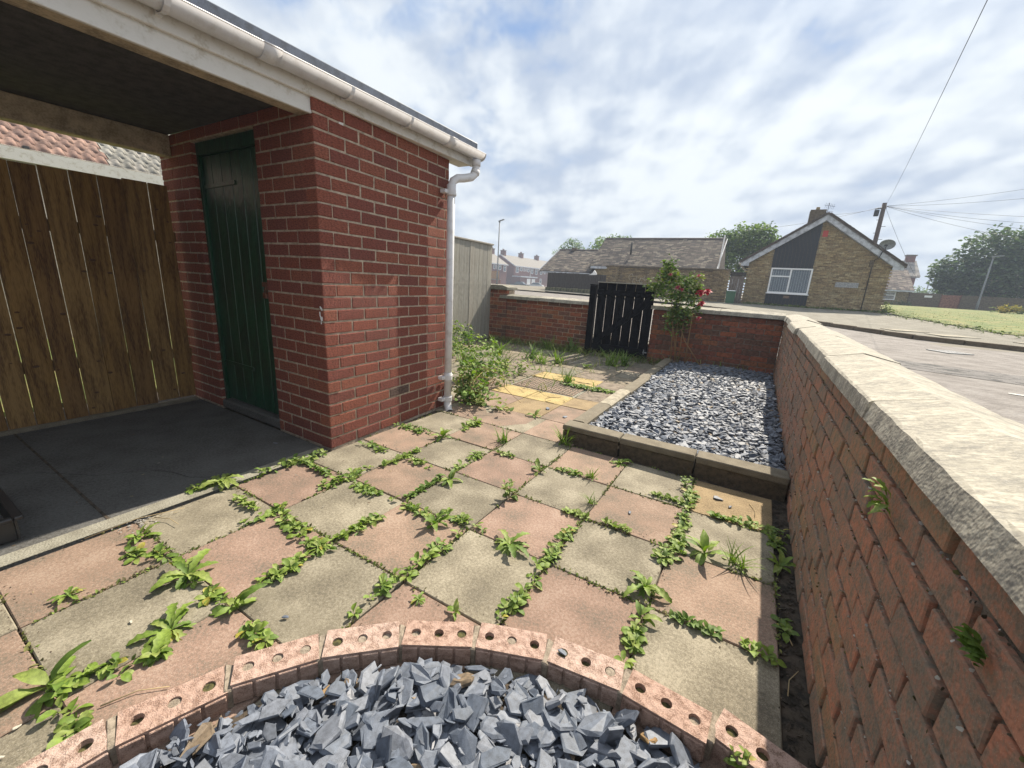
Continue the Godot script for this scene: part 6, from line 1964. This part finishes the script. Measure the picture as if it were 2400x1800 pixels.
func _ready() -> void:
	rng.seed = 20240611
	# camera
	var cam := Camera3D.new()
	cam.position = Vector3(0, 1.26, 0)
	cam.rotation_degrees = Vector3(-14.354, 30.178, 3.343)
	cam.fov = 86.67
	cam.near = 0.05
	cam.far = 3000.0
	cam.name = "camera"
	add_child(cam)
	cam.current = true
	# sky, exposure
	var e := Environment.new()
	e.background_mode = Environment.BG_SKY
	var sky := Sky.new()
	var pan := PanoramaSkyMaterial.new()
	pan.panorama = ImageTexture.create_from_image(sky_image())
	pan.energy_multiplier = 1.0
	sky.sky_material = pan
	e.sky = sky
	e.tonemap_mode = Environment.TONE_MAPPER_LINEAR
	e.tonemap_exposure = 1.8
	e.fog_enabled = true
	e.fog_density = 0.0022
	e.fog_light_color = Color(0.86, 0.92, 1.0)
	e.sdfgi_enabled = true
	e.ssao_enabled = true
	e.ssil_enabled = true
	var we := WorldEnvironment.new()
	we.environment = e
	we.name = "environment"
	add_child(we)
	# sun: high behind the gate, a little to the right
	var sun := DirectionalLight3D.new()
	sun.light_energy = 1.6
	sun.light_color = Color(1.0, 0.955, 0.88)
	sun.light_angular_distance = 0.5
	sun.shadow_enabled = true
	sun.basis = Basis.looking_at(Vector3(-0.125, -1.0, 1.0), Vector3.UP)
	sun.name = "sun"
	add_child(sun)
	make_materials()
	build_ground()
	build_patio()
	build_shed()
	build_walls()
	build_bed()
	build_ring()
	build_brown_fence()
	build_grey_fence()
	build_gate()
	build_bungalow()
	build_left_bungalow()
	build_terraces()
	build_right_houses()
	build_neighbour()
	build_trees()
	build_plants()
	build_small_things()

# leafy weeds in the joints: x, z, kind, width, what sets each apart
const WEEDS := [
	[-2.53,-1.02,"dand",0.33,"bushy dandelion mixed with long grass on the shaded concrete edge"],
	[-2.55,-0.90,"leafy",0.11,"small round-leaved weed left of the bushy dandelion on the concrete edge"],
	[-2.46,-1.40,"leafy",0.26,"wide leafy weed on the concrete edge at the top corner of a pink slab"],
	[-2.28,-1.46,"creep",0.19,"low creeping weed just right of the wide leafy weed on the concrete edge"],
	[-2.36,-2.35,"leafy",0.26,"spreading leafy weed close to the foot of the brick shed wall"],
	[-1.99,-2.37,"dock",0.23,"upright leafy weed in front of the drainpipe foot"],
	[-2.22,-1.91,"leafy",0.14,"small leafy clump at the near corner of the pink slab below the shed corner"],
	[-1.97,-1.90,"creep",0.22,"low creeping weed along the joint in front of the shed wall"],
	[-1.80,-1.91,"leafy",0.10,"tiny bright weed on a grey slab joint in front of the shed wall"],
	[-1.57,-2.20,"leafy",0.18,"bushy low weed in the joint halfway between shed and raised bed"],
	[-1.57,-2.60,"grass",0.17,"small grassy tuft at a slab corner between shed and raised bed"],
	[-1.98,-2.78,"leafy",0.17,"thin flat weed beside the drainpipe shoe"],
	[-1.41,-2.39,"creep",0.09,"very small yellow weed on a grey slab in front of the raised bed corner"],
	[-1.66,-3.33,"dock",0.16,"single upright leaf weed at the edge of the tan slab"],
	[-1.15,-2.87,"grass",0.20,"tall grass tuft leaning against the raised bed corner"],
	[-0.67,-2.79,"dand",0.15,"neat dandelion rosette in front of the raised bed"],
	[-0.88,-2.43,"leafy",0.13,"small weed on the pink slab in front of the raised bed"],
	[-0.77,-2.45,"grass",0.11,"short grassy tuft beside the small weed in front of the raised bed"],
	[-1.09,-2.31,"dock",0.16,"weed with one big glossy leaf in the joint below the raised bed corner"],
	[-1.08,-1.90,"spike",0.17,"tall budding weed with upright stalks in mid patio"],
	[-1.49,-1.85,"dock",0.16,"glossy leaved weed at the right end of a creeping row in mid patio"],
	[-1.55,-1.68,"creep",0.19,"creeping row of small leaves in mid patio"],
	[-2.02,-1.46,"leafy",0.26,"broad bright weed near the pink slab by the concrete edge"],
	[-1.81,-1.47,"leafy",0.17,"leafy weed just right of the broad bright weed near the concrete edge"],
	[-2.19,-0.98,"creep",0.13,"creeping weed at the near edge of the pink slab by the concrete"],
	[-2.01,-1.02,"leafy",0.13,"leafy patch midway along the joint leading from the concrete edge"],
	[-1.81,-1.02,"leafy",0.18,"dense green weed in the joint left of mid patio"],
	[-1.66,-0.99,"leafy",0.16,"dense weed with dark shadow left of mid patio, just nearer than its twin"],
	[-1.55,-0.98,"dand",0.11,"small toothed weed at the slab crossing left of mid patio"],
	[-1.54,-1.16,"creep",0.12,"small leaved weed along the joint towards mid patio"],
	[-1.53,-1.24,"leafy",0.13,"round leaved weed along the joint towards mid patio"],
	[-1.44,-1.47,"leafy",0.17,"bright leafy weed at the slab crossing in the middle of the patio"],
	[-1.25,-1.43,"dock",0.16,"tall leaning leaf weed below the slab crossing in the middle of the patio"],
	[-1.15,-1.54,"leafy",0.13,"leafy weed right of the tall leaning leaf weed"],
	[-1.10,-1.30,"leafy",0.14,"weed with round leaves hanging over a grey slab in mid patio"],
	[-0.84,-1.51,"dand",0.20,"toothed weed with upright yellow-green leaves in the front middle of the patio"],
	[-0.64,-1.57,"leafy",0.16,"bushy weed with grass blades at the crossing right of the front middle"],
	[-0.65,-1.78,"leafy",0.10,"small weed climbing the joint right of the front middle"],
	[-0.68,-1.97,"creep",0.09,"tiny trailing weed in the joint towards the raised bed"],
	[-0.65,-2.14,"grass",0.10,"grassy weed at the slab crossing before the raised bed"],
	[-0.45,-1.98,"creep",0.09,"small creeping weed at the edge of the right pink slab"],
	[-0.63,-1.28,"leafy",0.11,"leafy weed in the joint above the middle of the brick ring"],
	[-0.64,-1.17,"leafy",0.07,"small weed just behind the brick ring near its top"],
	[-1.11,-0.95,"leafy",0.19,"big mixed weed with fine grass stalks behind the left of the brick ring"],
	[-0.96,-1.01,"dand",0.07,"upright small weed right of the big mixed weed"],
	[-0.80,-1.04,"dock",0.08,"young weed with one upright oval leaf touching the brick ring"],
	[-1.54,-0.86,"leafy",0.14,"round leaved weed in the left joint behind the brick ring"],
	[-1.54,-0.78,"leafy",0.12,"low weed with round leaves just left of its neighbour behind the brick ring"],
	[-1.82,-0.57,"dand",0.22,"large toothed dandelion on the left of the patio"],
	[-1.66,-0.57,"leafy",0.11,"tangled round leaved weed under the large toothed dandelion"],
	[-1.49,-0.60,"dock",0.17,"tall broad leaved weed with a big flat leaf on the left"],
	[-1.34,-0.57,"leafy",0.11,"bright low weed near the left end of the brick ring"],
	[-1.57,-0.42,"dand",0.23,"largest dandelion rosette, near the left end of the brick ring"],
	[-1.49,-0.34,"leafy",0.09,"small round leaved weed below the largest dandelion"],
	[-2.27,-0.56,"dock",0.12,"weed with two flat leaves beside the gravel patch at the concrete edge"],
	[-2.17,-0.50,"leafy",0.09,"flat leaf weed nearest the shadow edge on the left pink slab"],
	[-2.05,-0.56,"leafy",0.06,"small pale weed at the slab corner on the left"],
	[-2.05,-0.28,"dand",0.09,"lonely star-shaped weed in the far left joint"],
	[-1.61,-0.14,"dock",0.19,"large drooping dock leaves at the far left front"],
	[-1.57,-0.22,"leafy",0.12,"round leaved weed right of the drooping dock leaves"],
	[-1.39,-0.14,"leafy",0.13,"big round coin-shaped leaves at the bottom left corner"],
	[-0.15,-2.04,"leafy",0.24,"largest bushy weed by the right wall side of the patio"],
	[-0.19,-1.87,"leafy",0.12,"weed trailing towards the viewer from the largest right bushy weed"],
	[-0.01,-2.02,"dock",0.21,"broad bright leaved weed right of the largest right bushy weed"],
	[0.12,-2.02,"grass",0.16,"weed with thin upright grass stalks near the right wall shadow"],
	[-0.16,-2.52,"leafy",0.15,"leafy weed on the right below the raised bed front"],
	[-0.21,-2.72,"spike",0.12,"pale jagged weed directly under the raised bed front"],
	[-0.28,-2.47,"creep",0.12,"thin creeping weed left of the jagged weed under the raised bed"],
	[-0.16,-2.31,"leafy",0.14,"round leaved weed in the right joint between jagged weed and bushy weed"],
	[0.20,-2.45,"leafy",0.20,"weed half in the right wall shadow near the raised bed"],
	[0.05,-2.43,"creep",0.10,"sparse small weed left of the wall shadow near the raised bed"],
	[-0.21,-1.60,"dand",0.19,"upright dandelion with long leaves right of the front middle"],
	[-0.19,-1.43,"dock",0.12,"broad pale leaves just behind the right of the brick ring"],
	[-0.18,-1.30,"leafy",0.12,"leafy weed with pointed leaves touching the right of the brick ring"],
	[0.00,-1.51,"creep",0.11,"flat creeping weed on the right slab joint"],
	[0.22,-1.51,"creep",0.07,"tiny weed at the edge of the wall shadow, front right"],
	[0.30,-2.13,"dock",0.14,"tall green weed in the dark gap at the foot of the right wall"],
	[0.28,-2.35,"leafy",0.11,"dark leafy weed in the wall shadow behind the tall one"],
	[0.30,-1.71,"leafy",0.05,"tiny weed in the dark soil strip by the right wall"],
	[-2.14,-5.92,"dock",0.58,"large dock plant in front of the gate"],
	[-3.12,-5.92,"grass",0.42,"grass tuft near the middle of the path"],
	[-4.25,-6.19,"leafy",0.62,"bright green clump at the foot of the grey fence"],
	[-3.73,-5.86,"grass",0.43,"grass clump right of the bright clump by the fence"],
	[-3.52,-4.72,"grass",0.49,"fluffy grassy weed on the path left side"],
	[-3.07,-4.96,"grass",0.43,"grassy row along the path joint"],
	[-2.80,-5.72,"grass",0.33,"thin grass tuft further right on the path"],
	[-2.61,-5.92,"grass",0.37,"thin grass tuft left of the large dock"],
	[-3.33,-7.04,"grass",0.40,"grass in the shade of the back wall"],
	[-2.90,-7.16,"grass",0.47,"second grass patch in the shade of the back wall, nearer the gate"],
	[-1.89,-6.42,"grass",0.41,"grass tuft right of the large dock"],
	[-1.99,-4.86,"grass",0.27,"seeding grass at the far right end of the yellow slabs"],
	[-1.73,-4.69,"leafy",0.26,"green weed beside the manhole slab at its right end"],
	[-1.72,-6.60,"grass",0.38,"grass tuft at the raised bed kerb near the gate"],
	[-1.47,-4.73,"leafy",0.23,"small weed against the outside of the raised bed kerb"],
]
